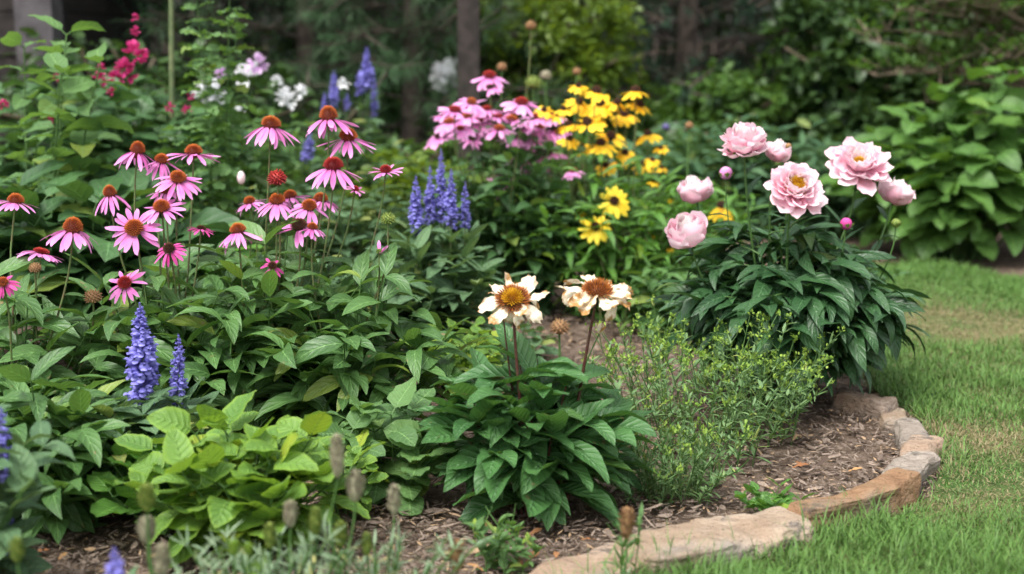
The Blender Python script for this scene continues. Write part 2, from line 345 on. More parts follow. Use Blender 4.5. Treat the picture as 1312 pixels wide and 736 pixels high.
def mulch():
    m = MB(); N = 95000; x = U(-2.1, 1.7, N); y = 2.1 + U(0, 1, N) ** 1.5 * 3.2
    keep = ~inpoly(x, y, LP) & (np.abs(x) < y * .40 + .1); x, y = x[keep], y[keep]; N = len(x)
    big = rs.rand(N) < .1
    L = np.where(big, U(.025, .06, N), U(.01, .035, N)); W = np.where(big, U(.006, .015, N), U(.0018, .006, N)); az = U(0, 6.28, N); el = rs.normal(0, .16, N)
    leaves(m, np.stack([x, y, U(.0, .016, N)], -1), dirs(az, el), upn(az, el, rs.normal(0, .35, N)), L, W, U(-.5, .5, N), nu=4, nv=3, a=.2, tipw=.7, rnd_tip=.15, fold=U(-.5, .2, N), wave=.1, jag=.2)
    t = NT('bark_chip'); u, v, r = t.lf(); n = t.noise(220, 3, .6); c = t.mix(r, (.075, .052, .04), (.32, .25, .2)); c = t.mix(t.step(r, .86, .95), c, (.4, .27, .16))
    c = t.mix(t.step(n.outputs[0], .45, .7), c, t.mix(.5, c, (.04, .025, .02))); t.bump(n.outputs[0], .6, .002)
    tag(part('mulch', m, t.fin(c, .85, .2)), 'shredded bark chips lying loose over the flower bed', kind='stuff')
    m = MB(); N = 16; q = [(U(560, 800), U(670, 735)) for _ in range(N)] + [(U(40, 200), U(650, 735)) for _ in range(5)] + [(U(1000, 1140), U(560, 650)) for _ in range(5)]
    b = np.array([G(*p, .018) for p in q]); N = len(b); az = U(0, 6.28, N); el = U(-.1, .2, N)
    leaves(m, b, dirs(az, el), upn(az, el, U(-.3, .3, N)), U(.02, .045, N), U(.006, .015, N), U(-1.2, 0, N), fold=.3, wave=.15)
    tag(part('leaf_litter', m, two_mat('dead_leaf', (.28, .12, .05), (.5, .3, .13), .7, .1, 40, 'r')), 'curled orange brown dead leaves scattered on the mulch', kind='stuff')
mulch()

# ------------------------------------------------------------------ edging stones
def stone_mat(name, c1, c2, c3, g=0.35):
    t = NT(name); n = t.noise(7, 5, .65); n2 = t.noise(45, 5, .7); n3 = t.noise(3.5, 3)
    tc = t.add('ShaderNodeTexCoord'); mp = t.add('ShaderNodeMapping'); mp.inputs['Scale'].default_value = (4, 18, 40); mp.inputs['Rotation'].default_value = (.1, .2, .35)
    t.l.new(tc.outputs['Object'], mp.inputs[0]); n4 = t.noise(1, 4, .6, vec=mp.outputs[0])
    c = t.mix(t.step(n.outputs[0], .35, .65), c1, c2); c = t.mix(t.math('MULTIPLY', t.step(n3.outputs[0], .48, .62), g * 2), c, c3)
    c = t.mix(t.math('MULTIPLY', t.step(n4.outputs[0], .5, .7), .5), c, tuple(x * .5 for x in c1)); c = t.mix(t.math('MULTIPLY', n2.outputs[0], .4), c, tuple(min(.8, x * 1.3) for x in c2))
    n5 = t.noise(160, 3, .6); c = t.mix(t.step(n5.outputs[0], .6, .72), c, tuple(x * .35 for x in c1)); n6 = t.noise(11, 6, .75); c = t.mix(t.math('MULTIPLY', t.step(n6.outputs[0], .56, .66), .75), c, tuple(x * .45 for x in c3))
    t.bump(t.math('ADD', n2.outputs[0], t.math('MULTIPLY', n4.outputs[0], 1.8)), 1., .014); return t.fin(c, .85, .2)
SM = {'tan': stone_mat('tan_sandstone', (.24, .165, .11), (.38, .3, .225), (.2, .19, .18)), 'orange': stone_mat('orange_sandstone', (.2, .105, .055), (.31, .2, .115), (.17, .15, .13), .4),
      'grey': stone_mat('grey_stone', (.2, .165, .135), (.33, .285, .24), (.12, .1, .085)), 'pink': stone_mat('pinkish_stone', (.26, .175, .12), (.36, .27, .2), (.18, .16, .15), .25)}
def stone(pa, pb, w, h, mat, label, seed, pw=7, bow=0., taper=.8, sink=.03, ns=.022, za=0., w2=None):
    a, b = G(*pa), G(*pb); c = (a + b) / 2; d = b - a; L = np.linalg.norm(d); d = d / L; sd = np.array([-d[1], d[0], 0])
    nu, nv = 90, 64; s = np.linspace(-1, 1, nu)[:, None]; s = np.sign(s) * (1 - (1 - np.abs(s)) ** 1.5); th = np.linspace(0, 2 * math.pi, nv)[None]
    sp = lambda x, p: np.sign(x) * np.abs(x) ** (2 / p)
    cr = (1 - np.abs(s) ** 16) ** (1 / 4) * np.ones_like(th); cr[0] = cr[-1] = 0
    wid = w * (1 if w2 is None else 1 + (w2 / w - 1) * (s + 1) / 2)
    V = c + (s * L / 2 * (1 + 0 * th))[..., None] * d + (sp(np.cos(th), pw) * cr * wid / 2 + bow * (1 - s ** 2))[..., None] * sd
    V[..., 2] = (sp(np.sin(th), pw) * cr ** .5 * h / 2 + h / 2) * (1 + za * s) - sink
    for i in range(nu):
        for j in range(nv):
            k = Vector(V[i, j % (nv - 1)]) if j < nv - 1 else Vector(V0); sv = Vector((seed, 0, 0))
            if j == 0: V0 = V[i, 0].copy()
            q = V[i, j] if j < nv - 1 else V0
            k = Vector(q); big = np.array(mnoise.noise_vector(k * 6 + sv)); small = np.array(mnoise.noise_vector(k * 24 + sv)); rg = mnoise.ridged_multi_fractal(Vector((k.x * 10, k.y * 10, k.z * 60)) + sv, .8, 2.2, 4, 1, 2)
            o = big * ns * np.array([1.2, 1.2, .55]) + small * ns * .3; zz = q[2] + o[2] + (rg - 1.2) * ns * .12
            st_ = .014; zq = math.floor(zz / st_) * st_ + st_ * min(1, ((zz / st_) % 1) * 2.2); V[i, j] = (q[0] + o[0] + (rg - 1.2) * ns * .1, q[1] + o[1], .45 * zz + .55 * zq)
    V[:, -1] = V[:, 0]
    m = MB(); m.grid(V[None, :, ::-1], np.zeros(3)); o = part('edging_stone', m, SM[mat], None, (c[0], c[1], 0))
    tag(o, label, 'edging stone', 'stones edging the flower bed')
stone((690, 775), (815, 728), .12, .065, 'pink', 'partly hidden pinkish slab at the bottom frame edge, nearest stone in the bed edge', 1)
stone((806, 738), (1018, 690), .14, .072, 'tan', 'broad pale tan slab with grey end, left of the orange split stone', 5, w2=.16, sink=.022)
stone((1026, 690), (1158, 634), .07, .1, 'orange', 'long orange brown split stone curving along the bed edge', 9, bow=-.04, w2=.08, sink=.03)
stone((1152, 638), (1182, 606), .085, .08, 'grey', 'grey weathered block touching the right end of the orange stone', 13, pw=5)
stone((1172, 610), (1186, 578), .085, .07, 'pink', 'rough streaked brown stone between two grey ones, at the outermost bend of the edge', 17, pw=4)
stone((1178, 582), (1158, 553), .08, .065, 'grey', 'rounded grey stone second from the far end of the edge', 21, pw=4)
stone((1158, 556), (1142, 536), .07, .06, 'tan', 'smallest tan stone in the far bend of the edge', 23, pw=4)
stone((1078, 522), (1142, 538), .1, .08, 'pink', 'blocky tan stone at the far end of the edge, right under the peony leaves', 25)

# ------------------------------------------------------------------ plants: foliage
def bush(base, n, H, Rr, leaf, nodes=7, t0=.2, droop=(-1.1, -.3), el=(-.1, .6), L=.1, W=.04, mat='cone_leaf', stem='stem', sr=.003, root=None, name='foliage', dome=.35, pet=.0, whorl=2,
         lean=(0, 0), az=None, ell=(1, 1), nu=8, nv=5, base_r=.25, roll=.35, sizetop=.65, z0=.0, dirjit=.4, jitL=.25, outward=.0, hjit=(.72, 1)):
    base = np.asarray(base, float); sm, lm_ = MB(), MB(); B, D, Nn, LL, WW = [], [], [], [], []
    paths = []
    for i in range(n):
        a = az if az is not None else (i * 2.39996 + U(-.3, .3)); r = math.sqrt((i + .5) / n)
        hz = H * (1 - dome * r * r) * U(*hjit)
        tip = base + np.array([math.cos(a) * r * Rr * ell[0] + lean[0], math.sin(a) * r * Rr * ell[1] + lean[1], hz + z0])
        b0 = base + np.array([math.cos(a) * r * Rr * base_r, math.sin(a) * r * Rr * base_r, -.01])
        mid = b0 + (tip - b0) * np.array([.25, .25, .6]) + U(-.01, .01, 3)
        p = bez(b0, mid, tip, 9); paths.append(p)
        ts = np.linspace(t0, 1, nodes); a0 = U(0, 6.28)
        for k, t in enumerate(ts):
            q = (1 - t) ** 2 * b0 + 2 * t * (1 - t) * mid + t * t * tip
            for j in range(whorl):
                aa = a0 + k * 1.571 + j * 2 * math.pi / whorl + U(-dirjit, dirjit)
                if outward: # swing towards the outside of the plant
                    ox, oy = math.cos(a), math.sin(a); vx, vy = math.cos(aa) + outward * r * ox, math.sin(aa) + outward * r * oy; aa = math.atan2(vy, vx)
                e = U(*el) + (t - .6) * .5
                sz = (1 - (1 - sizetop) * t) * (.75 + .5 * min(1, t * 2)) * U(1 - jitL, 1 + jitL * .6)
                B.append(q); D.append((aa, e)); LL.append(L * sz); WW.append(W * sz * U(.85, 1.12))
    tubes(sm, np.array(paths), np.linspace(sr, sr * .5, 9), 6)
    B = np.array(B); D = np.array(D); N = len(B); dd = dirs(D[:, 0], D[:, 1]); LL = np.array(LL); WW = np.array(WW)
    if pet:
        pl = LL * pet; E = B + dd * pl[:, None]; E[:, 2] += pl * .15
        tubes(sm, np.stack([B, (B + E) / 2, E], 1), sr * .45, 4); B = E
    leaves(lm_, B, dd, upn(D[:, 0], D[:, 1], rs.normal(0, roll, N)), LL, WW, U(droop[0], droop[1], N), nu=nu, nv=nv, twist=rs.normal(0, .25, N), **leaf)
    lm_.warp(lambda v: np.concatenate([v[:, :2], np.where(v[:, 2:] < .012, .012 + np.abs(v[:, 2:] - .012) * .12, v[:, 2:])], 1))
    part('stems', sm, M[stem], root); part(name, lm_, M[mat], root)
LANCE = dict(a=.62, b=.95, fold=.28, wave=.03)
OVATE = dict(a=.42, b=.72, fold=.2, wave=.045)
HEART = dict(a=.3, b=.62, fold=.15, wave=.06, lobe=.1)
LIMEL = dict(a=.34, b=.8, fold=.16, wave=.035, lobe=.1)
ELLIP = dict(a=.62, b=.68, fold=.22, wave=.05)

# ------------------------------------------------------------------ flowers
def spikes(mb, M3, c, rx, rz, n, ln, rad, jitter=.15, top=1.0, rn=None):
    i = np.arange(n); ph = np.arccos(1 - (i + .5) / n * top); th = i * 2.39996
    d = np.stack([np.sin(ph) * np.cos(th), np.sin(ph) * np.sin(th), np.cos(ph)], -1); p = d * np.array([rx, rx, rz]); dn = nrm(d * np.array([1 / rx, 1 / rx, 1 / rz]) + U(-jitter, jitter, (n, 3)))
    p0 = p * .9; ll = ln * U(.7, 1.25, n)[:, None]; p1 = p + dn * ll * .5; p2 = p + dn * ll
    Pt = np.stack([p0, p1, p2], 1) @ M3 + c
    tubes(mb, Pt, np.array([rad, rad * .8, rad * .15]), 4, rnd=rn if rn is not None else .25 + .75 * np.clip(1 - ph / 1.5, 0, 1) * U(.7, 1, n))
def rayflower(root, c, size, axis, pm='pink', cm='cone', npet=17, droop=.35, bend=-.5, cw=.148, ch=.145, pw=.13, detail=True, name='flower', irregular=.15, coneh=1.0, cname='cone', label=None, nsp=150):
    """daisy type: ring of petals (the flower part) with its cone as a sub-part; size = width across the petals"""
    M3 = frame(axis); c = np.asarray(c, float); r = size / 2; rc = r * cw * 2; m = MB()
    th = np.arange(npet) * 2 * math.pi / npet + U(-.12, .12, npet); th = th[rs.rand(npet) > U(0, .16)]; npet = len(th); el = -droop * U(.7, 1.15) + U(-irregular, irregular, npet) * 1.4
    b = np.stack([np.cos(th) * rc * .75, np.sin(th) * rc * .75, np.full(npet, -rc * .18)], -1) @ M3 + c
    d = dirs(th, el) @ M3; n = upn(th, el, rs.normal(0, .18, npet)) @ M3
    leaves(m, b, d, n, (r - rc * .6) * U(.85, 1.1, npet) / max(.55, math.cos(droop)), size * pw * U(.85, 1.1, npet), bend + U(-.35, .35, npet), nu=7, nv=5 if detail else 3, a=.35, tipw=.5, rnd_tip=.13, jag=.08, fold=-.15, pleat=.12 if detail else 0, twist=rs.normal(0, .25, npet))
    f = part(name, m, M[pm], root, c, label=label)
    k = MB(); rz = rc * ch / cw * coneh
    mm = MB(); ball(mm, np.zeros(3), (rc * .88, rc * .88, rz * .8), 7, 11, .2); mm.warp(lambda v: v @ M3 + c); k.grid(mm.v[0].reshape(1, 7, 11, 3), np.array([.1, 0, .2]))
    spikes(k, M3, c, rc * .9, rz * .9, nsp if detail else 60, rc * .28, rc * (.075 if detail else .11))
    part(cname, k, M[cm], f, c)
    return f
def stemto(mb, b0, c, axis, r=.0028, lean=.25, K=12):
    c = np.asarray(c, float); b0 = np.asarray(b0, float); ax = nrm(np.asarray(axis, float)); ln = np.linalg.norm(c - b0)
    t = np.linspace(0, 1, K)[:, None]; m1 = b0 + np.array([0, 0, ln * .45]) + (c - b0) * np.array([.15, .15, 0]); m2 = c - nrm(ax * .5 + np.array([0, 0, .5])) * ln * .35
    p = (1 - t) ** 3 * b0 + 3 * t * (1 - t) ** 2 * m1 + 3 * t * t * (1 - t) * m2 + t ** 3 * c
    w = rs.normal(0, .004, (2, 3)); p = p + np.sin(t * 5) * w[0] * t * (1 - t) * 4 + np.sin(t * 9) * w[1] * t * (1 - t) * 4
    tubes(mb, p[None], np.linspace(r * 1.15, r * .85, K), 6); return p
def bud(root, c, r, mat, name='bud', spiky=True, axis=(0, 0, 1), n=70, sc=(1, 1, .9)):
    m = MB(); ball(m, np.asarray(c), r * np.array(sc), 7, 11, .4)
    if spiky: spikes(m, frame(axis), np.asarray(c), r * .95, r * .85, n, r * .45, r * .12, .3, 1.6)
    return part(name, m, M[mat], root, c)

def coneplant(gpx, flowers, label, nst=26, H=.34, Rr=.24, mat='cone_leaf', L=.155, W=.052, stem='brown_stem', detail=True, group='coneflower plants', name='coneflower_plant', pm='pink', cm='cone', cat='coneflower', leafy=True, sr=.0026, ell=(1, .8), srad=.06, nsp=150, npet=17):
    base = G(*gpx); root = thing(name, base, label, cat, group)
    bush(base, nst, H, Rr, LANCE, nodes=6, t0=.12, L=L, W=W, mat=mat, root=root, el=(-.1, .8), droop=(-1.6, -.3), ell=ell, outward=.8, stem='stem', hjit=(.55, 1.08))
    lfm = MB(); B, A, LLs = [], [], []
    for fl in flowers:
        px, py, sz, dy = fl[:4]; tilt = fl[4] if len(fl) > 4 else (0, -.15); kw = fl[5] if len(fl) > 5 else {}
        Y = base[1] + dy; c = P(px, py, Y); ax = np.array([tilt[0] + U(-.16, .16), tilt[1] + U(-.14, .1), 1.]); size = sz * MPP(Y) * 1.07
        st = MB(); off = np.array([(c[0] - base[0]) * .3 + U(-srad, srad) * .5, U(-srad, srad) + dy * .3, -.01])
        p = stemto(st, base + off, c - nrm(ax) * size * .03, ax, sr)
        part('stem', st, M[stem], root)
        t = dict(kw); kind = t.pop('kind', 'flower')
        if kind == 'flower':
            args = dict(pm=pm, cm=cm, npet=npet, nsp=nsp, detail=detail); args.update(t); rayflower(root, c, size, ax, **args)
        else: bud(root, c, size / 2, kind)
        if leafy and py < 420:
            for tt in (2, 3, 4, 4, 5, 5, 6, 6, 7, 8):
                if rs.rand() < .66:
                    B.append(p[tt]); A.append((U(0, 6.28), U(.1, .8))); LLs.append(U(.6, 1) * (1 - .05 * tt))
    if B:
        B = np.array(B); A = np.array(A); N = len(B); LLs = np.array(LLs)
        leaves(lfm, B, dirs(A[:, 0], A[:, 1]), upn(A[:, 0], A[:, 1], rs.normal(0, .3, N)), L * .8 * LLs, W * .75 * LLs, U(-1.6, -.5, N), nu=8, nv=5, twist=rs.normal(0, .3, N), **LANCE)
        part('stem_leaves', lfm, M[mat], root)
    return root

D = dict
DR = D(droop=.7, bend=-.5, ch=.22)      # drooping petals, tall cone
FL = D(droop=.05, bend=-.35)            # flat
coneplant((30, 600), [
    (20, 258, 60, .15, (.0, .1), D(droop=.15, bend=-.5)), (93, 294, 72, .0, (.05, -.1), D(droop=.4, bend=-.6, ch=.2)), (53, 323, 58, .05, (.2, .15), D(droop=.1, bend=-.3, coneh=.4, cm='cone_red')),
    (45, 344, 12, .0, (0, 0), D(kind='seed_tan')), (119, 381, 17, .05, (0, 0), D(kind='seed_tan')), (4, 362, 42, -.2, (0, -.8), D(pm='magenta', droop=.3))],
    'coneflower plant at the far left edge with a brown bud among its pink flowers', nst=24, H=.42, Rr=.26)
coneplant((215, 575), [
    (176, 194, 54, .15, (.05, .0), DR), (207, 206, 52, .2, (.1, -.05), D(droop=.55, bend=-.4)), (248, 196, 64, .22, (.1, .05), D(droop=.12, bend=-.3, npet=18)), (228, 229, 62, .1, (.05, -.35), D(droop=.15, bend=-.4, npet=19)),
    (141, 249, 50, .05, (0, 0), DR), (172, 293, 70, .0, (.0, -1.3), D(droop=.12, bend=-.2, npet=17)), (207, 266, 62, .05, (.1, -.5), D(droop=.15, bend=-.3)), (217, 319, 46, -.02, (0, -.9), D(pm='magenta', cm='cone_dark', npet=14)),
    (160, 363, 54, -.08, (.0, -1.3), D(droop=.1, cm='cone_red', npet=14)), (258, 293, 36, .1, (.1, .1), D(droop=.0, cm='cone_dark', pm='magenta', coneh=.6)), (212, 245, 44, .25, (.1, -.2), {})],
    'coneflower plant second from left, two of its pink blooms turned full face to the viewer', nst=36, H=.43, Rr=.28)
coneplant((345, 560), [
    (347, 161, 72, .1, (.0, -.02), D(droop=.45, bend=-.4)), (421, 151, 66, .12, (.0, -.05), D(droop=.5, bend=-.45, ch=.21)), (446, 176, 68, .15, (.05, -.15), D(droop=.45, bend=-.3)), (427, 214, 74, .0, (.05, -.05), D(droop=.45, bend=-.35, cm='cone_red')),
    (494, 219, 44, .1, (.1, -.25), D(cm='cone_red', npet=18, droop=-.15, bend=-.5, pw=.1)), (355, 229, 18, .05, (0, 0), D(kind='cone_red')), (455, 243, 28, .1, (.3, -.3), D(cm='cone_red', droop=-.3, pw=.11)),
    (305, 296, 60, -.05, (0, -.05), D(droop=.5, bend=-.4)), (355, 258, 60, .05, (0, -.2), D(droop=.35)), (320, 259, 44, .15, (-.2, 0), D(droop=.1)), (396, 265, 58, .02, (.25, -.3), D(droop=.25)),
    (383, 290, 62, -.05, (0, -.3), D(droop=.2, cm='cone_dark')), (411, 256, 54, .15, (.2, -.1), D(droop=.2)), (349, 341, 34, -.1, (.1, -1.1), D(pm='magenta', cm='cone_dark', npet=13, droop=.5)), (372, 252, 50, .2, (-.1, 0), D(droop=.3))],
    'tallest coneflower plant left of the mid blue spikes, crowned by orange domed pink blooms', nst=42, H=.48, Rr=.3)
coneplant((450, 575), [(486, 323, 24, .0, (.1, -.1), D(cm='bud_green', droop=-.9, bend=-.3, npet=9, pw=.25)), (497, 281, 14, .02, (0, 0), D(kind='bud_green')), (400, 292, 40, .05, (0, -.1), D(droop=.4))],
    'leafy coneflower plant with one half open pink bloom and a green bud', nst=30, H=.44, Rr=.25)
coneplant((60, 665), [], 'flowerless coneflower foliage clump over the mulch in the lower left', nst=24, H=.3, Rr=.24, leafy=False)
coneplant((300, 520), [(322, 300, 16, 0, (0, 0), D(kind='seed_tan'))], 'coneflower clump with a lone brown bud at the middle of the left planting', nst=30, H=.42, Rr=.3)

# distant pink clump
pinks = [(627, 97, 44), (628, 112, 32), (604, 131, 42), (612, 155, 50), (655, 153, 44), (690, 163, 54), (668, 131, 48), (583, 141, 42), (563, 175, 44), (576, 156, 40), (671, 188, 40), (700, 197, 46), (643, 234, 42), (650, 143, 42), (598, 149, 40),
         (680, 176, 40), (706, 150, 34), (716, 170, 34), (735, 219, 30), (640, 165, 40), (624, 140, 36), (665, 205, 32), (590, 165, 36)]
coneplant((655, 402), [(x, y, s, U(-.15, .25), (U(-.2, .2), -.95 if y > 230 else U(-.4, .0)), D(droop=.1 if y > 230 else U(-.05, .3), npet=15, cw=U(.11, .15), coneh=.6, pw=.17, cm=['cone', 'cone_red', 'cone_dark'][rs.randint(3)])) for x, y, s in [(a, b, c * 1.12) for a, b, c in pinks] + [(637, 150, 40), (659, 176, 42), (685, 150, 44), (570, 148, 36), (617, 170, 38), (697, 215, 30), (676, 215, 34), (604, 178, 34)]],
    'dense clump of pale pink coneflowers behind the middle blue spikes', nst=74, H=.66, Rr=.3, mat='dark_leaf', L=.12, W=.052, detail=False, pm='pink_pale', srad=.12, leafy=False, ell=(1.05, .7))
yel = [(741, 110, 26), (764, 117, 44), (769, 132, 46), (742, 131, 36), (753, 157, 44), (814, 116, 40), (820, 135, 38), (800, 147, 42), (783, 175, 46), (770, 184, 46), (830, 172, 36), (801, 196, 32), (824, 211, 32), (697, 141, 28), (715, 148, 26),
       (728, 160, 34), (776, 212, 32), (730, 178, 32), (846, 330, 18), (847, 190, 22), (850, 281, 14), (838, 232, 20), (722, 140, 26), (760, 145, 40), (790, 132, 34)]
coneplant((785, 405), [(x, y, s, U(-.1, .25), (U(-.2, .2), U(-.6, -.1)), D(droop=U(.05, .4), cm='cone_dark', npet=13, coneh=.9, pw=.23, cw=.13)) for x, y, s in [(a, b, c * 1.02) for a, b, c in yel] + [(745, 188, 30), (836, 205, 24), (793, 208, 26), (870, 300, 14), (835, 300, 16), (862, 256, 14), (848, 215, 18), (858, 318, 14)]] +
          [(787, 258, 46, -.15, (.1, -1.4), D(droop=.0, cm='cone_dark', pm='lemon', npet=13, pw=.2, cw=.12)), (763, 291, 46, -.2, (-.1, -1.2), D(droop=.05, cm='cone_dark', pm='lemon', npet=12, pw=.22, cw=.12)), (742, 275, 20, -.05, (-.6, -.6), D(pm='lemon', npet=8, cm='cone_dark')),
           (925, 264, 40, .1, (.1, -.1), D(droop=.8, cm='cone_dark', npet=11, pw=.24))],
    'golden yellow black-eyed daisies massed between pink coneflowers and peonies', nst=84, H=.58, Rr=.36, mat='fresh_leaf', L=.12, W=.026, detail=False, pm='yellow', cm='cone_dark', cat='yellow daisies', name='yellow_daisy_plant', group=None, srad=.15, leafy=False, ell=(1.1, .7))

# ------------------------------------------------------------------ blue spikes
def spike(root, px, y0, y1, w, Y, mat='salvia', dens=1.0, lean=0., lip=True, top=.2):
    a = P(px + lean, y1, Y); b = P(px, y0, Y); L = np.linalg.norm(b - a); ax = (b - a) / L; M3 = frame(ax); r = w * MPP(Y) / 2; m = MB(); m2 = MB()
    nw = max(8, int(L / .0088)); pts, dr, sc, rn = [], [], [], []
    for k in range(nw):
        t = (k + .5) / nw; rr = r * .74 * (1 - t ** 2.0) ** .75 * (.75 + .25 * min(1, t * 5)); nf = int(max(4, 8 * dens * (1 - .4 * t)))
        if t < .12 and rs.rand() < .4: nf //= 2
        for j in range(nf):
            if rs.rand() < .1 + .3 * (t < .25): continue
            th = k * .55 + j * 6.283 / nf + U(-.25, .25); el = U(-.2, .7) + t * .5
            pts.append(a + ax * (t * L + U(-.004, .004)) + (np.array([math.cos(th), math.sin(th), 0]) * rr * .35) @ M3); dr.append(dirs(th, el) @ M3); sc.append(rr * .78 * U(.6, 1.35)); rn.append(U(0, 1) * (1 - .6 * (t > 1 - top)))
    pts, dr, sc, rn = map(np.array, (pts, dr, sc, rn)); N = len(pts)
    fr = np.maximum(sc * .38, .0016)[:, None]
    tubes(m, pts[:, None] + dr[:, None] * (sc[:, None] * np.array([0, .35, .75, 1.]))[..., None], fr * np.array([.45, .95, 1.1, .35]), 6, rnd=rn)
    if lip:
        for s_ in (1, -1):
            up = np.broadcast_to(ax, dr.shape); leaves(m, pts + dr * sc[:, None] * .75, nrm(dr + up * .7 * s_), up * s_, sc * .6, sc * .85, .9 * -s_, nu=4, nv=4, a=.4, tipw=.7, rnd_tip=.25, fold=0, cup=.4, rnd=np.clip(rn + .2, 0, 1))
    tubes(m2, np.stack([a, b - ax * .004])[None][:, [0, 0, 1]] * 1. if False else np.linspace(a, b - ax * .003, 5)[None], np.linspace(.0028, .0012, 5), 6)
    f = part('flower_spike', m, M[mat], root, a); part('stalk', m2, M['salvia_dull'], f, a); return a
def bluesalvia(gpx, sp, label, nst=20, H=.3, Rr=.16, L=.1, W=.034, mat='grey_leaf', lip=True, lean=(0, 0), nodes=6, stl=True, t0=.15, ell=(1, .8)):
    base = G(*gpx); root = thing('blue_spike_plant', base, label, 'blue spike flower', 'plants with blue flower spikes')
    if nst: bush(base, nst, H, Rr, LANCE, nodes=nodes, t0=t0, L=L, W=W, mat=mat, root=root, el=(.0, .8), droop=(-1.1, -.2), ell=ell, lean=lean)
    B, A = [], []
    for s in sp:
        px, y0, y1, w, dy = s[:5]; a = spike(root, px, y0, y1, w, base[1] + dy, lean=s[5] if len(s) > 5 else 0, lip=lip)
        st = MB(); p = stemto(st, base + np.array([(a[0] - base[0]) * .3, dy * .3, -.01]), a, (0, 0, 1), .0026); part('stem', st, M['brown_stem' if lip else 'stem'], root)
        for k in (4, 5, 6, 7, 8, 9, 10):
            az = U(0, 6.28)
            for q in (0, math.pi): B.append(p[k]); A.append((az + q, U(.2, .8)))
    if stl:
        B, A = np.array(B), np.array(A); N = len(B); m = MB(); leaves(m, B, dirs(A[:, 0], A[:, 1]), upn(A[:, 0], A[:, 1], rs.normal(0, .3, N)), L * U(.5, .9, N), W * U(.6, .9, N), U(-1, -.2, N), twist=rs.normal(0, .3, N), **LANCE); part('stem_leaves', m, M[mat], root)
bluesalvia((200, 655), [(179, 387, 520, 48, 0, 6), (229, 428, 520, 30, .05, -2)], 'large front blue spike plant with two spikes over grey green leaves', nst=16, H=.27, Rr=.15, L=.12, W=.045)
bluesalvia((560, 470), [(533, 224, 302, 23, 0), (551, 212, 288, 20, .05), (565, 190, 285, 21, .06), (578, 216, 293, 22, .0), (596, 233, 294, 19, .03)], 'mid bed blue spike plant with five packed spikes beside the pink clump', nst=24, H=.42, Rr=.2, L=.14, W=.045, nodes=8)
bluesalvia((450, 330), [(470, 60, 118, 24, 0), (461, 88, 122, 16, .05), (428, 90, 138, 17, .0), (445, 120, 142, 13, .05), (416, 118, 150, 12, .1), (480, 100, 150, 14, .1)], 'distant blurred blue spike plant in front of the pine', nst=26, H=.62, Rr=.35, L=.13, W=.04, lip=False)
bluesalvia((385, 360), [(397, 168, 205, 16, 0), (391, 180, 210, 14, .1)], 'short blurred blue spike plant half hidden behind the tallest coneflowers', nst=16, H=.5, Rr=.25, L=.12, W=.04, lip=False)
bluesalvia((-60, 800), [(1, 520, 612, 36, 0), (13, 664, 708, 30, .05), (2, 560, 600, 20, .1)], 'blue spike plant cut off by the lower left frame edge', nst=20, H=.42, Rr=.2, L=.1, W=.05)
bluesalvia((150, 960), [(146, 700, 775, 40, 0, 4)], 'single out of focus blue spike at the bottom frame edge', nst=8, H=.25, Rr=.1, L=.09, W=.03)

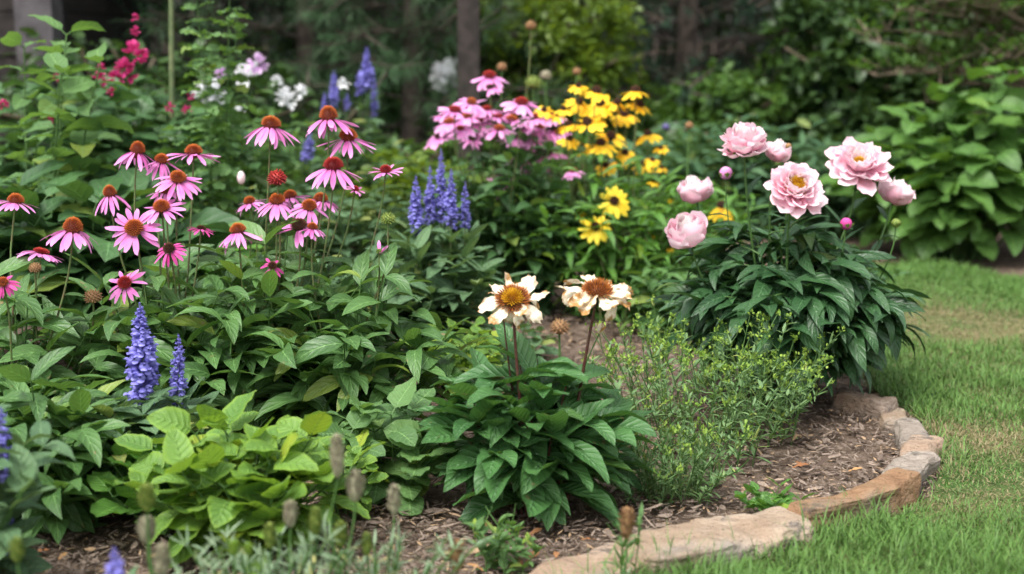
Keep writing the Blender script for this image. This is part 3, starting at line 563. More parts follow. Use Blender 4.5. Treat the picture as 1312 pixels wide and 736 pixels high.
# ------------------------------------------------------------------ peony
def peony(root, c, size, axis, style, label=None):
    c = np.asarray(c, float); M3 = frame(axis); r = size / 2; m = MB(); mi = MB()
    def layer(mb, n, rb, z, el, L, W, bend, cup=.5, **k):
        th = np.arange(n) * 6.283 / n + U(0, 6.28) + U(-.18, .18, n); e = el + U(-.14, .14, n); b = np.stack([np.cos(th) * rb, np.sin(th) * rb, np.full(n, z)], -1) @ M3 + c
        leaves(mb, b, dirs(th, e) @ M3, upn(th, e, rs.normal(0, .1, n)) @ M3, L * U(.88, 1.1, n), W * U(.85, 1.15, n), bend + U(-.15, .15, n), nu=9, nv=9, a=.5, tipw=.8, rnd_tip=.22, jag=.07, fold=0, cup=cup * U(.7, 1.3, n), wave=.075, wf=1.8, twist=rs.normal(0, .12, n), **k)
    if style == 'globe':
        for el, L, W, bd, n in ((-.15, 1.55, 1.35, 2.25, 6), (.1, 1.5, 1.25, 2.1, 6), (.35, 1.35, 1.1, 1.9, 6), (.7, 1.2, .9, 1.5, 6)): layer(m, n, r * .1, -r * .75, el, r * L, r * W, bd, .55)
        layer(mi, 8, r * .08, -r * .5, 1.0, r * 1.15, r * .7, .9, .4)
    elif style == 'full':   # side-on bowl, open top
        layer(m, 8, r * .1, -r * .35, -.25, r * .95, r * .85, .9, .3); layer(m, 8, r * .1, -r * .35, .1, r * 1.05, r * .9, 1.1); layer(m, 8, r * .1, -r * .3, .45, r * 1.0, r * .8, 1.0)
        layer(m, 10, r * .1, -r * .25, .75, r * .95, r * .65, .9); layer(mi, 12, r * .12, -r * .2, 1.0, r * .85, r * .5, .6); layer(mi, 10, r * .05, -r * .1, 1.25, r * .7, r * .4, .3)
    else:                    # open face with ring of inner petals
        layer(m, 11, r * .12, -r * .25, -.1, r * .95, r * .66, .35, .25); layer(m, 12, r * .12, -r * .22, .15, r * .92, r * .62, .6, .4); layer(m, 12, r * .12, -r * .18, .42, r * .8, r * .54, .75)
        layer(m, 11, r * .12, -r * .15, .7, r * .68, r * .5, .8); layer(mi, 18, r * .2, -r * .1, .85, r * .52, r * .3, .5); layer(mi, 18, r * .17, -r * .08, 1.1, r * .42, r * .2, .3)
    rf = lambda v: v + np.array([np.array(mnoise.noise_vector(Vector(q) * 55)) * .0055 for q in v]) * (np.linalg.norm(v - c, axis=1, keepdims=True) / r) ** 1.5
    m.warp(rf); mi.warp(rf)
    f = part('flower', m, M['peony'], root, c, label=label); part('inner_petals', mi, M['peony_in'], f, c)
    if style in ('open', 'stamens'):
        k = MB(); q = r * (.26 if style == 'stamens' else .14); ball(k, c + M3[2] * r * .02, q * .6, 6, 9); spikes(k, M3, c + M3[2] * r * .02, q, q * .8, 130, q * .55, q * .07, .5, .9, rn=U(.3, 1, 130)); part('stamens', k, M['stamen_yellow'], f, c)
    s = MB(); th = np.arange(5) * 1.2566; el = np.full(5, -.1 if style != 'globe' else .1); b = np.tile(c - M3[2] * r * (.8 if style == 'globe' else .42), (5, 1))
    leaves(s, b, dirs(th, el) @ M3, upn(th, el) @ M3, r * .75, r * .45, 1.2 if style == 'globe' else .3, nu=6, nv=5, a=.4, b=.6, cup=.4); part('sepals', s, M['fresh_leaf'], f, c)
    return M3[2] * r * (-.75 if style == 'globe' else -.4)
def peonyplant():
    base = G(1005, 515); root = thing('peony_plant', base, 'large peony bush with pale pink blooms over dark drooping leaves beside the lawn', 'peony')
    # leaves of three leaflets each
    sm, lm_ = MB(), MB(); paths = []; B, A, LL, E = [], [], [], []
    for i in range(74):
        a = i * 2.39996; r = math.sqrt((i + .5) / 74); H = .475 * (1 - .5 * r ** 2) * U(.8, 1.05); rr = .25 * r
        b0 = base + np.array([math.cos(a) * .05 * r, math.sin(a) * .05 * r, -.01]); tip = base + np.array([math.cos(a) * rr, math.sin(a) * rr * .9, H]); mid = b0 + (tip - b0) * np.array([.3, .3, .75]); paths.append(bez(b0, mid, tip, 9))
        for t in (.35, .5, .62, .74, .86, 1.):
            q = (1 - t) ** 2 * b0 + 2 * t * (1 - t) * mid + t * t * tip; aa = a + U(-1.2, 1.2) if r > .35 else U(0, 6.28); e = U(.0, .7)
            pl = U(.03, .06); pe = q + dirs(np.array(aa), np.array(e)) * pl; paths.append(bez(q, (q + pe) / 2 + np.array([0, 0, .006]), pe, 9))
            for j, (da, s) in enumerate(((0, 1.), (.75, .85), (-.75, .85))): B.append(pe); A.append((aa + da + U(-.12, .12), e - .1 + U(-.25, .25))); LL.append(.155 * s * U(.75, 1.1))
    tubes(sm, np.array(paths), np.linspace(.0028, .0014, 9), 5); B, A, LL = map(np.array, (B, A, LL)); N = len(B)
    leaves(lm_, B, dirs(A[:, 0], A[:, 1]), upn(A[:, 0], A[:, 1], rs.normal(0, .3, N)), LL, LL * U(.23, .31, N), U(-1.9, -.5, N), nu=9, nv=5, twist=rs.normal(0, .25, N), **LANCE)
    lm_.warp(lambda v: np.concatenate([v[:, :2], np.maximum(v[:, 2:], .015)], 1))
    part('stems', sm, M['stem'], root); part('foliage', lm_, M['peony_leaf'], root)
    fl = [(954, 182, 66, -.05, (-.05, -.25), 'full'), (997, 191, 38, .02, (.3, -.1), 'globe'), (1020, 240, 76, -.2, (.1, -1.1), 'stamens'), (1101, 209, 80, .05, (.02, -.75), 'open'), (1149, 243, 46, .1, (.35, .1), 'globe'), (889, 240, 48, .1, (-.25, -.1), 'globe'), (879, 292, 58, -.12, (-.4, -.45), 'globe')]
    lv = MB(); B, A = [], []
    for px, py, sz, dy, ax, stl in fl:
        Y = base[1] + dy; c = P(px, py, Y); off = peony(root, c, sz * MPP(Y) * 1.08, (*ax, 1.), stl); st = MB(); p = stemto(st, base + np.array([(c[0] - base[0]) * .25, dy * .3, .0]), c + off, (*ax, 1.), .0034); part('stem', st, M['stem'], root)
        for k in (6, 7, 8, 9, 10):
            B.append(p[k]); A.append((U(0, 6.28), U(.2, .9)))
    B, A = np.array(B), np.array(A); N = len(B); leaves(lv, B, dirs(A[:, 0], A[:, 1]), upn(A[:, 0], A[:, 1]), U(.06, .13, N), U(.012, .026, N), U(-1.3, -.1, N), **LANCE); part('stem_leaves', lv, M['peony_leaf'], root)
    for px, py, sz, mt, dy in ((930, 222, 17, 'pink_pale', .05), (1084, 287, 16, 'magenta', -.1), (1148, 286, 12, 'bud_green', 0), (1010, 188, 9, 'seed_tan', .03), (955, 176, 0, None, 0)):
        if not sz: continue
        Y = base[1] + dy; c = P(px, py, Y); r = sz * MPP(Y) / 2; m = MB(); ball(m, c, (r, r, r), 8, 12, .5); o = part('bud', m, M[mt], root, c)
        s = MB(); th = np.arange(5) * 1.2566 + 1; el = np.full(5, .2); leaves(s, np.tile(c - np.array([0, 0, r]), (5, 1)), dirs(th, el), upn(th, el), r * 1.9, r * 1.1, 1.1, nu=5, nv=5, a=.4, b=.6, cup=.4); part('sepals', s, M['bud_green'], o, c)
        st = MB(); stemto(st, base + np.array([(c[0] - base[0]) * .3, .02, 0]), c - np.array([0, 0, r * .8]), (0, 0, 1.), .0022); part('stem', st, M['stem'], root)
peonyplant()

# ------------------------------------------------------------------ plant with two wilted flowers
def wilted(root, c, size, axis, inner, seed, label):
    c = np.asarray(c, float); M3 = frame(axis); r = size / 2; m = MB(); f = None
    for lay, n, e0 in ((0, 9, -.1), (1, 8, .12)):
        th = np.arange(n) * 6.283 / n + U(0, 6.28) + U(-.2, .2, n); el = e0 + rs.normal(0, .25, n); bd = np.where(rs.rand(n) < (.6 if seed else .3), U(-2.6, -1.4, n), U(-.8, .4, n))
        b = np.stack([np.cos(th) * r * .3, np.sin(th) * r * .3, np.full(n, -r * .08 + lay * .003)], -1) @ M3 + c
        leaves(m, b, dirs(th, el) @ M3, upn(th, el, rs.normal(0, .3, n)) @ M3, r * U(.72, .95, n) * (1.1 if seed else 1), r * U(.38, .6, n), bd, nu=14, nv=9, a=.35, tipw=.8, rnd_tip=.18, jag=.12, fold=0, cup=U(-.3, .5, n), wave=.06, wf=1.8, pleat=.07, twist=rs.normal(0, .45, n))
    m.warp(lambda v: v + np.array([np.array(mnoise.noise_vector(Vector(q) * 75)) * .0046 + np.array(mnoise.noise_vector(Vector(q) * 190)) * .0014 for q in v]))
    f = part('flower', m, M['cream'], root, c, label=label)
    rc = r * (.36 if seed else .42); k = MB(); ball(k, c, (rc * .75, rc * .75, rc * .5), 7, 11, .1); spikes(k, M3, c, rc, rc * .55, 230, rc * .42, rc * .045, .45, 1.1, rn=U(.1, .9, 230)); part('stamens', k, M['stamen_orange'], f, c)
    if inner: k = MB(); spikes(k, M3, c + M3[2] * rc * .3 - np.array([0, .004, .003]), rc * .62, rc * .4, 110, rc * .3, rc * .05, .5, .8, rn=U(.4, 1, 110)); part('stamens', k, M['stamen_yellow'], f, c, label='bright yellow inner stamens')
    return c - M3[2] * r * .12
def wiltplant():
    base = G(690, 655); root = thing('wilting_flower_plant', base, 'glossy leaved plant with two browning cream flowers on maroon stems', 'wilting flowers')
    lm_ = MB(); sm = MB(); B, A, LL = [], [], []; paths = []
    for i in range(30):
        a = i * 2.39996; r = math.sqrt((i + .5) / 30); H = .3 * (1 - .5 * r * r) * U(.85, 1.1)
        b0 = base + np.array([math.cos(a) * .06 * r, math.sin(a) * .05 * r, -.01]); tip = base + np.array([math.cos(a) * .18 * r - .022 + (.012 if i % 2 else -.012), math.sin(a) * .11 * r, H]); mid = b0 + (tip - b0) * np.array([.3, .3, .7]); paths.append(bez(b0, mid, tip, 9))
        for k, t in enumerate(np.linspace(.25, 1, 5)):
            q = (1 - t) ** 2 * b0 + 2 * t * (1 - t) * mid + t * t * tip
            for j in range(1 + (k > 0) * 1):
                aa = a + U(-.9, .9) + j * U(1.5, 3.5) * (1 - .3 * r); B.append(q); A.append((aa, U(-.05, .6) + .35 * (t > .8))); LL.append(.19 * (1 - .25 * t) * U(.75, 1.12))
    tubes(sm, np.array(paths), np.linspace(.004, .002, 9), 6); B, A, LL = map(np.array, (B, A, LL)); N = len(B)
    leaves(lm_, B, dirs(A[:, 0], A[:, 1]), upn(A[:, 0], A[:, 1], rs.normal(0, .22, N)), LL, LL * U(.33, .42, N), U(-1.45, -.25, N), nu=14, nv=9, a=.66, b=.9, fold=.22, wave=.035, cup=.1, twist=rs.normal(0, .25, N))
    lm_.warp(lambda v: np.concatenate([v[:, :2], np.where(v[:, 2:] < .015, .015 + np.abs(v[:, 2:] - .015) * .1, v[:, 2:])], 1))
    part('stems', sm, M['maroon_stem'], root); part('foliage', lm_, M['glossy_leaf'], root)
    for px, py, sz, dy, ax, inner, seed, bx, lab in ((657, 384, 84, -.03, (-.05, -.75, 1), True, 0, -.01, 'cream flower with a yellow centre, petals mostly spread'), (766, 373, 92, .0, (.1, -.28, 1), False, 1, .05, 'cream flower with drooping curled petals and orange brown centre')):
        Y = base[1] + dy; c = P(px, py, Y); e = wilted(root, c, sz * MPP(Y), ax, inner, seed, lab)
        st = MB(); p = bez(base + np.array([bx, dy, .0]), P(px + (14 if seed else 0) - (40 if seed else -6), py + 130, Y), e, 12); tubes(st, p[None], np.linspace(.0042, .0028, 12), 8); part('stem', st, M['maroon_stem'], root)
    Y = base[1] + .02; st = MB(); p = bez(base + np.array([-.02, .02, 0]), P(655, 500, Y), P(645, 408, Y), 12); tubes(st, p[None], np.linspace(.0032, .0018, 12), 6); part('stem', st, M['maroon_stem'], root)
    Y = base[1] + .05; c = P(768, 424, Y); m = MB(); n = 7; th = U(0, 6.28, n); el = U(.4, 1.3, n); leaves(m, np.tile(c - np.array([0, 0, .008]), (n, 1)), dirs(th, el), upn(th, el), .026, .014, U(.5, 1.6, n), nu=7, nv=6, a=.4, tipw=.7, rnd_tip=.2, cup=.4, wave=.1); part('withered_bud', m, M['cream'], root, c)
    st = MB(); tubes(st, bez(P(735, 505, Y), P(752, 460, Y), c - np.array([0, 0, .006]), 10)[None], .0016, 5); part('stem', st, M['stem'], root)
wiltplant()

# ------------------------------------------------------------------ other bed plants
def plain(gpx, label, cat, name, group=None, **kw):
    base = G(*gpx); root = thing(name, base, label, cat, group); bush(base, root=root, **kw); return root, base
plain((318, 712), 'bushy lime green plant with yellow edged heart shaped leaves in front', 'lime green plant', 'lime_leaf_plant', n=26, H=.27, Rr=.19, leaf=LIMEL, nodes=5, L=.094, W=.07, mat='lime_leaf', el=(-.2, .75), droop=(-1.0, .1), t0=.25, ell=(1.15, .7), nu=9, nv=7, pet=.25)
plain((205, 680), 'mid green broad leaves rising left of the lime plant', 'broad leaf plant', 'broad_leaf_plant', n=12, H=.17, Rr=.14, leaf=HEART, nodes=3, L=.09, W=.075, mat='fresh_leaf', el=(0, .5), droop=(-.9, 0), t0=.5, pet=.3)
plain((505, 640), 'broad leaved low plant between lime plant and wilting flowers', 'broad leaf plant', 'broad_leaf_plant', n=13, H=.22, Rr=.17, leaf=HEART, nodes=4, L=.085, W=.065, mat='weed_leaf', el=(-.1, .5), droop=(-.9, 0), t0=.3, ell=(1, .7), pet=.3)
plain((590, 505), 'low lime green groundcover plant behind the wilting flowers, on mulch', 'lime green plant', 'lime_leaf_plant', n=26, H=.2, Rr=.18, leaf=HEART, nodes=4, L=.05, W=.042, mat='lime_leaf', el=(-.1, .5), droop=(-.9, 0), t0=.3, pet=.3)
plain((660, 470), 'grey green leafy clump under the mid bed blue spikes', 'leafy plant', 'leafy_plant', n=12, H=.14, Rr=.15, leaf=OVATE, nodes=4, L=.07, W=.035, mat='grey_leaf', el=(-.1, .5), droop=(-.9, 0), t0=.3, pet=.2)
plain((40, 640), 'upright stem with large rough leaves at the lower left mulch', 'broad leaf plant', 'broad_leaf_plant', n=5, H=.24, Rr=.12, leaf=OVATE, nodes=4, L=.1, W=.075, mat='cone_leaf', el=(0, .5), droop=(-.9, -.1), t0=.45, pet=.25, lean=(.08, 0))
plain((420, 480), 'dark leafy plant filling the gap behind the tallest coneflowers', 'leafy plant', 'leafy_plant', n=34, H=.36, Rr=.3, leaf=LANCE, nodes=6, L=.13, W=.045, mat='grey_leaf', el=(0, .7), ell=(1.1, .6))
plain((130, 470), 'hosta like plant with huge dark leaves behind left coneflowers', 'large leaf plant', 'large_leaf_plant', n=26, H=.5, Rr=.3, leaf=OVATE, nodes=3, L=.26, W=.15, mat='dark_leaf', el=(0, .6), droop=(-1.2, -.5), t0=.6, pet=.2, ell=(1.2, .6), nu=10, nv=7)
plain((230, 430), 'bright green hosta leaves glimpsed between coneflower stems', 'large leaf plant', 'large_leaf_plant', n=14, H=.3, Rr=.26, leaf=OVATE, nodes=3, L=.2, W=.1, mat='fresh_leaf', el=(0, .5), droop=(-1.2, -.5), t0=.6, pet=.2, nu=10, nv=7)
plain((-20, 480), 'dark broad leaved plant at the left frame edge behind coneflowers', 'large leaf plant', 'large_leaf_plant', n=22, H=.62, Rr=.3, leaf=OVATE, nodes=4, L=.2, W=.1, mat='dark_leaf', el=(0, .6), droop=(-1.2, -.4), t0=.4, pet=.2)

def weed(gpx, n, H, Rr, label, lean=(0, 0), dn=26, ell=(1, 1), bracts=True, fl=1.0, name='lime_flowered_herb', cat='herb', L=.035, W=.0045, group='airy herbs with lime green flower clusters', mat='feather_leaf'):
    base = G(*gpx); root = thing(name, base, label, cat, group); sm, lv, br = MB(), MB(), MB(); paths = []; B, A, LL = [], [], []; hb = []
    for i in range(n):
        a = i * 2.39996; r = math.sqrt((i + .5) / n); b0 = base + np.array([math.cos(a) * Rr * r * .6 * ell[0], math.sin(a) * Rr * r * .6 * ell[1], -.005]); h = H * U(.55, 1.05) * (1 - .3 * r)
        tip = b0 + np.array([math.cos(a) * Rr * r * .7 + U(-.04, .04) + lean[0], math.sin(a) * Rr * r * .5 + lean[1], h]); mid = b0 + (tip - b0) * np.array([.2, .2, .6]) + U(-.02, .02, 3); p = bez(b0, mid, tip, 14); paths.append(p)
        for k in range(dn):
            t = U(.1, .95); q = p[int(t * 13)]; B.append(q); A.append((U(0, 6.28), U(.2, 1.1))); LL.append(U(.5, 1.2) * (1.1 - .5 * t))
        hd = [tip]
        for _ in range(rs.randint(1, 4)):
            k = rs.randint(8, 12); e = p[k] + np.array([U(-.03, .03), U(-.02, .02), U(.02, .05)]); paths.append(bez(p[k], (p[k] + e) / 2 + np.array([0, 0, -.004]), e, 14)); hd.append(e)
        if rs.rand() < fl: hb += hd
    tubes(sm, np.array(paths), np.linspace(.0016, .0008, 14), 5); B, A, LL = map(np.array, (B, A, LL)); N = len(B)
    leaves(lv, B, dirs(A[:, 0], A[:, 1]), upn(A[:, 0], A[:, 1]), L * LL, W * U(.7, 1.6, N), U(-1.2, .3, N), nu=5, nv=3, **LANCE)
    part('stems', sm, M['stem'], root); part('foliage', lv, M[mat], root)
    if bracts and hb:
        hb = np.array(hb); K = 8; b = np.repeat(hb, K, 0) + rs.normal(0, .0045, (len(hb) * K, 3)); az = U(0, 6.28, len(b)); el = U(.0, 1.4, len(b))
        for q in range(min(100, len(hb))):
            k = slice(q * K, q * K + K); mb_ = MB(); leaves(mb_, b[k], dirs(az[k], el[k]), upn(az[k], el[k]), U(.006, .013, K), U(.005, .009, K), U(-.5, 1, K), nu=4, nv=3, a=.4, tipw=.6, rnd_tip=.2); part('flower_cluster', mb_, M['bract'], root, hb[q])
weed((893, 590), 32, .42, .25, 'densest airy herb with lime flower clusters left of the peony base', ell=(1, .7), dn=24, L=.042, W=.0065)
weed((965, 560), 26, .36, .16, 'feathery herb leaning right against the peony leaves', lean=(.03, 0), dn=30, L=.045, W=.006)
weed((860, 640), 34, .2, .16, 'low feathery herb nearest the tan edging slab', dn=44, ell=(1, .6), fl=.3)
weed((835, 545), 34, .34, .17, 'airy herb close to the right side of the wilting flower plant', dn=26, fl=1.)
weed((1010, 565), 5, .3, .06, 'lone tall herb stem reaching over the mulch right', lean=(.06, 0), dn=12, L=.03, W=.008)
weed((645, 735), 7, .13, .07, 'small pale green seedling clump in front of the wilting flower plant', dn=14, fl=.6, L=.05, W=.014, name='weed_seedling', cat='weed', group='small weeds', mat='weed_leaf')
weed((800, 775), 3, .23, .03, 'thin grassy weed at the bottom near the pinkish slab', dn=9, fl=0, bracts=False, L=.06, W=.008, name='weed_seedling', cat='weed', group='small weeds', mat='weed_leaf')
plain((985, 665), 'small weed with bright broad leaves on the mulch above the tan slab', 'weed', 'weed_seedling', 'small weeds', n=6, H=.075, Rr=.07, leaf=OVATE, nodes=3, L=.045, W=.03, mat='fresh_leaf', el=(0, .8), droop=(-.8, .2), t0=.5, sr=.0016)
plain((445, 660), 'tuft of bright leaves with one seed spike rising by the lime plant', 'leafy plant', 'leafy_plant', n=8, H=.14, Rr=.09, leaf=HEART, nodes=3, L=.06, W=.045, mat='lime_leaf', el=(0, .5), droop=(-.8, .2), t0=.4, pet=.2)

# foreground silvery plants with seed heads
def silver(gx, gyY, heads, label, n=30, H=.2, Rr=.12, fol='silver_leaf', ell=(1.4, .6)):
    base = np.array([P(gx, 700, gyY)[0], gyY, 0]); root = thing('silvery_seedhead_plant', base, label, 'seedhead plant', 'silvery plants with seed heads in the foreground'); weedm = MB(); sm = MB(); B, A = [], []; paths = []
    for i in range(n):
        a = i * 2.39996; r = math.sqrt((i + .5) / n); tip = base + np.array([math.cos(a) * Rr * r * ell[0], math.sin(a) * Rr * r * ell[1], H * U(.7, 1.05)]); b0 = base + (tip - base) * np.array([.4, .4, 0]); p = bez(b0, b0 + (tip - b0) * np.array([.3, .3, .6]), tip, 10); paths.append(p)
        for k in range(26): q = p[rs.randint(2, 10)]; B.append(q); A.append((U(0, 6.28), U(.1, 1.1)))
    tubes(sm, np.array(paths), .0018, 5); B, A = np.array(B), np.array(A); N = len(B); leaves(weedm, B, dirs(A[:, 0], A[:, 1]), upn(A[:, 0], A[:, 1]), U(.02, .045, N), U(.003, .006, N), U(-.8, .6, N), nu=5, nv=3, **LANCE)
    part('stems', sm, M['stem'], root); part('foliage', weedm, M[fol], root)
    for px, py, w, h, mt in heads:
        Y = gyY + U(-.06, .06); c = P(px, py, Y); k = MPP(Y); rx, rz = w * k / 2, h * k / 2; m = MB(); ball(m, c, (rx * .8, rx * .8, rz * .95), 9, 11, .5)
        nn = 110; i = np.arange(nn); zz = -1 + 2 * (i + .5) / nn; rr = np.sqrt(1 - zz ** 2) ; th = i * 2.39996; q = np.stack([rr * np.cos(th) * rx * .75, rr * np.sin(th) * rx * .75, zz * rz * .95], -1) + c; el = U(.5, 1.2, nn)
        leaves(m, q, dirs(th, el), upn(th, el), rx * 1.0, rx * .62, .5, nu=4, nv=4, a=.4, tipw=.5, rnd_tip=.2, cup=.5); part('seed_head', m, M[mt], root, c)
        st = MB(); stemto(st, base + np.array([(c[0] - base[0]) * .6, U(-.03, .03), 0]), c - np.array([0, 0, rz]), (0, 0, 1), .002); part('stem', st, M['stem'], root)
silver(330, 2.15, [(432, 588, 19, 58, 'seed'), (455, 627, 22, 38, 'seed'), (372, 662, 17, 34, 'seed'), (404, 672, 16, 40, 'bud_green'), (346, 690, 16, 34, 'bud_green'), (436, 688, 17, 34, 'bud_green')], 'silvery foreground plant with the tallest pale seed head, before the lime plant')
silver(480, 2.2, [(505, 644, 17, 40, 'seed'), (470, 700, 14, 30, 'bud_green'), (585, 716, 20, 40, 'seed_tan')], 'silvery plant right of the lime plant with a brownish seed head', n=22, H=.17)
silver(225, 2.05, [(188, 642, 20, 34, 'bud_green'), (188, 683, 22, 32, 'seed'), (208, 722, 20, 44, 'seed'), (300, 705, 14, 18, 'bract'), (318, 706, 12, 14, 'bract')], 'sparse seedhead stems at the bottom left before the mulch', n=10, H=.14)
silver(800, 2.3, [(803, 674, 19, 40, 'seed_tan')], 'lone brown seed head on a green stalk at the bottom near the slab', n=3, H=.1, Rr=.03)
silver(10, 2.0, [(22, 708, 18, 30, 'bud_green')], 'seedhead stem in the bottom left corner', n=8, H=.14, Rr=.08)

# ------------------------------------------------------------------ tall plants at the left, back of bed
def tallstalk(px, ytop, gpx, label, name, cat, mat, L, W, leaf, nodes, whorl=2, sr=.005, el=(.0, .5), pet=.15, n=1, branch=.0, lean=0, **kw):
    base = G(*gpx); top = P(px, ytop, base[1]); root = thing(name, base, label, cat); bush(base, n, top[2] / (.86 * .825) if n == 1 else top[2] * 1.3, .02 if n == 1 else .16, leaf, nodes=nodes, t0=.25, L=L, W=W, mat=mat, root=root, el=el, pet=pet, whorl=whorl, sr=sr, lean=(top[0] - base[0], 0), hjit=(.86, .86) if n == 1 else (.62, 1), **kw); return root, base, top
tallstalk(95, -15, (78, 450), 'tall single stalk with paired pointed leaves before the red flowers', 'tall_leafy_stalk', 'tall leafy plant', 'weed_leaf', .17, .085, OVATE, 10, sizetop=.55, n=3, nu=9)
tallstalk(60, 80, (50, 430), 'shorter leafy stalk left of the tall single stalk', 'tall_leafy_stalk', 'tall leafy plant', 'weed_leaf', .16, .085, OVATE, 8, sizetop=.55, n=4, nu=9)
r_, b_, t_ = tallstalk(275, -20, (285, 420), 'tall wispy stalk with small lobed leaves above the white bud', 'lobed_leaf_stalk', 'tall leafy plant', 'weed_leaf', .07, .045, D(a=.4, b=.6, ser=.6, wave=.1), 18, whorl=3, sr=.0035, sizetop=.6, nu=14, n=5)
m = MB(); c = P(309, 228, 4.2); ball(m, c, (.012, .012, .02), 8, 10); part('bud', m, M['peony_in'], r_, c); st = MB(); tubes(st, bez(P(285, 330, 4.55), P(308, 300, 4.3), c, 8)[None], .0015, 5); part('stem', st, M['stem'], r_)
def bloomclump(root, spots, mat, Y, n=14, sc=1.):
    for px, py, s in spots:
        c = P(px, py, Y + U(-.1, .1)); r = s * MPP(Y) / 2; m = MB(); k = max(6, int(n)); v = nrm(rs.normal(0, 1, (k, 3))); v[:, 1] = -np.abs(v[:, 1]) * .6; q = c + v * r * .3; az = np.arctan2(v[:, 1], v[:, 0]); el = np.arcsin(np.clip(v[:, 2] / np.linalg.norm(v, axis=1), -1, 1))
        leaves(m, q, dirs(az, el), upn(az, el), r * 1.1, r * .95, U(.2, 1.2, k), nu=5, nv=5, a=.45, tipw=.75, rnd_tip=.2, cup=.5, wave=.05); part('flower', m, M[mat], root, c)
root, base = plain((140, 380), 'deep pink flowering bush blurred behind the tall stalk', 'pink flowering bush', 'pink_flowering_bush', n=56, H=.9, Rr=.55, leaf=OVATE, nodes=8, L=.14, W=.08, mat='dark_leaf', t0=.3, ell=(1.2, .6), pet=.15, nu=6)
bloomclump(root, [(160, 88, 22), (172, 68, 26), (180, 72, 18), (150, 100, 18), (128, 102, 18), (130, 90, 14), (60, 152, 18), (74, 100, 10), (173, 23, 9), (174, 40, 11), (240, 142, 12), (218, 138, 11), (5, 134, 12), (142, 118, 10), (166, 96, 20), (245, 123, 9)], 'hot', base[1] - .45)
root, base = plain((330, 340), 'white and mauve phlox like plant behind the lobed stalk', 'white flowering plant', 'white_flowering_plant', n=40, H=.8, Rr=.4, leaf=LANCE, nodes=7, L=.1, W=.035, mat='weed_leaf', t0=.3, nu=6)
bloomclump(root, [(262, 122, 26), (278, 118, 26), (270, 132, 20), (315, 98, 26), (325, 92, 24), (306, 147, 18), (365, 125, 22), (372, 130, 18), (355, 105, 14), (312, 88, 14), (385, 118, 16), (300, 160, 14), (440, 108, 14)], 'white', base[1] - .3)
bloomclump(root, [(330, 82, 22), (283, 96, 16), (320, 85, 14)], 'mauve', base[1] - .3)
root, base = plain((575, 270), 'white hydrangea like bloom beside the dark post', 'white flowering plant', 'white_flowering_plant', n=14, H=.75, Rr=.3, leaf=OVATE, nodes=6, L=.12, W=.07, mat='deep_leaf', t0=.3, nu=6)
bloomclump(root, [(572, 96, 34), (583, 92, 26), (565, 104, 24)], 'white', base[1] - .25, 26)
# middle-distance perennials
specs = [((470, 395), 'blue green perennial foliage right of the tallest coneflowers', 'grey_leaf', 46, .5, .34, LANCE, .11, .032), ((520, 350), 'yellow green foliage clump behind the small red-coned flower', 'gold_leaf', 40, .55, .3, OVATE, .09, .055),
         ((590, 360), 'dull yellow green clump left of the pale pink coneflowers', 'gold_leaf', 26, .5, .25, OVATE, .09, .05), ((410, 330), 'pale grey green clump below the distant blue spikes', 'grey_leaf', 40, .55, .4, LANCE, .12, .03),
         ((340, 400), 'fine leaved plant around the white bud', 'feather_leaf', 60, .5, .3, LANCE, .045, .012), ((880, 385), 'slender leaved green perennial between daisies and peony', 'fresh_leaf', 46, .5, .26, LANCE, .12, .022),
         ((920, 300), 'blue green perennial foliage above the left peony bloom', 'blue_leaf', 50, .62, .5, LANCE, .14, .045), ((1010, 300), 'blue green leafy clump behind the two topmost peonies', 'blue_leaf', 50, .55, .5, LANCE, .14, .04),
         ((1090, 300), 'grassy blue green clump left of the big leaf shrub', 'blue_leaf', 60, .5, .4, LANCE, .2, .014), ((870, 240), 'lighter green perennial clump behind the golden daisies', 'shrub_leaf', 50, .7, .6, LANCE, .16, .05),
         ((960, 235), 'hosta like light green leaves in the middle distance', 'shrub_leaf', 40, .5, .5, OVATE, .16, .08), ((250, 330), 'dark leafy filler below the deep pink flowers', 'dark_leaf', 60, .6, .5, OVATE, .13, .07), ((690, 330), 'dark leaves behind the pink and yellow flowers', 'dark_leaf', 40, .5, .5, OVATE, .12, .06),
         ((850, 432), 'mid green low clump on the mulch between wilting flowers and peony', 'cone_leaf', 16, .26, .2, LANCE, .11, .03), ((1080, 395), 'low dark clump behind the peony beside the lawn end', 'dark_leaf', 14, .22, .18, LANCE, .1, .03)]
for g_, lab, mt, n, H, Rr, lf_, L, W in specs:
    plain(g_, lab, 'perennial', 'perennial_clump', 'perennials filling the back of the bed', n=n, H=H, Rr=Rr, leaf=lf_, nodes=7, L=L, W=W, mat=mt, t0=.25, nu=6, nv=3, ell=(1.1, .7))
# loose buds and globe heads behind
def budstem(px, py, sz, Y, mat, label, cat='seed head', sm='stem', x0=0):
    c = P(px, py, Y); root = thing('seed_head_stalk', (c[0] + x0, Y, 0), label, cat, 'single stalks among the far flowers'); bud(root, c, sz * MPP(Y) / 2, mat, 'seed_head', n=50); st = MB(); stemto(st, (c[0] + x0, Y, 0), c, (0, 0, 1), .004); part('stem', st, M[sm], root)
budstem(680, 33, 11, 5.3, 'seed_tan', 'leaning seed stalk, highest above the pink clump', sm='brown_stem', x0=-.12)
budstem(739, 92, 9, 5.4, 'seed_tan', 'brown bud on a stalk just above the yellow daisies')
budstem(699, 97, 12, 5.4, 'seed', 'pale bud stalk between pink and yellow flowers'); budstem(683, 106, 16, 5.3, 'bud_green', 'fat green bud beside the pale bud stalk'); budstem(643, 86, 10, 5.3, 'seed_tan', 'small brown bud next to the topmost pale pink flower')
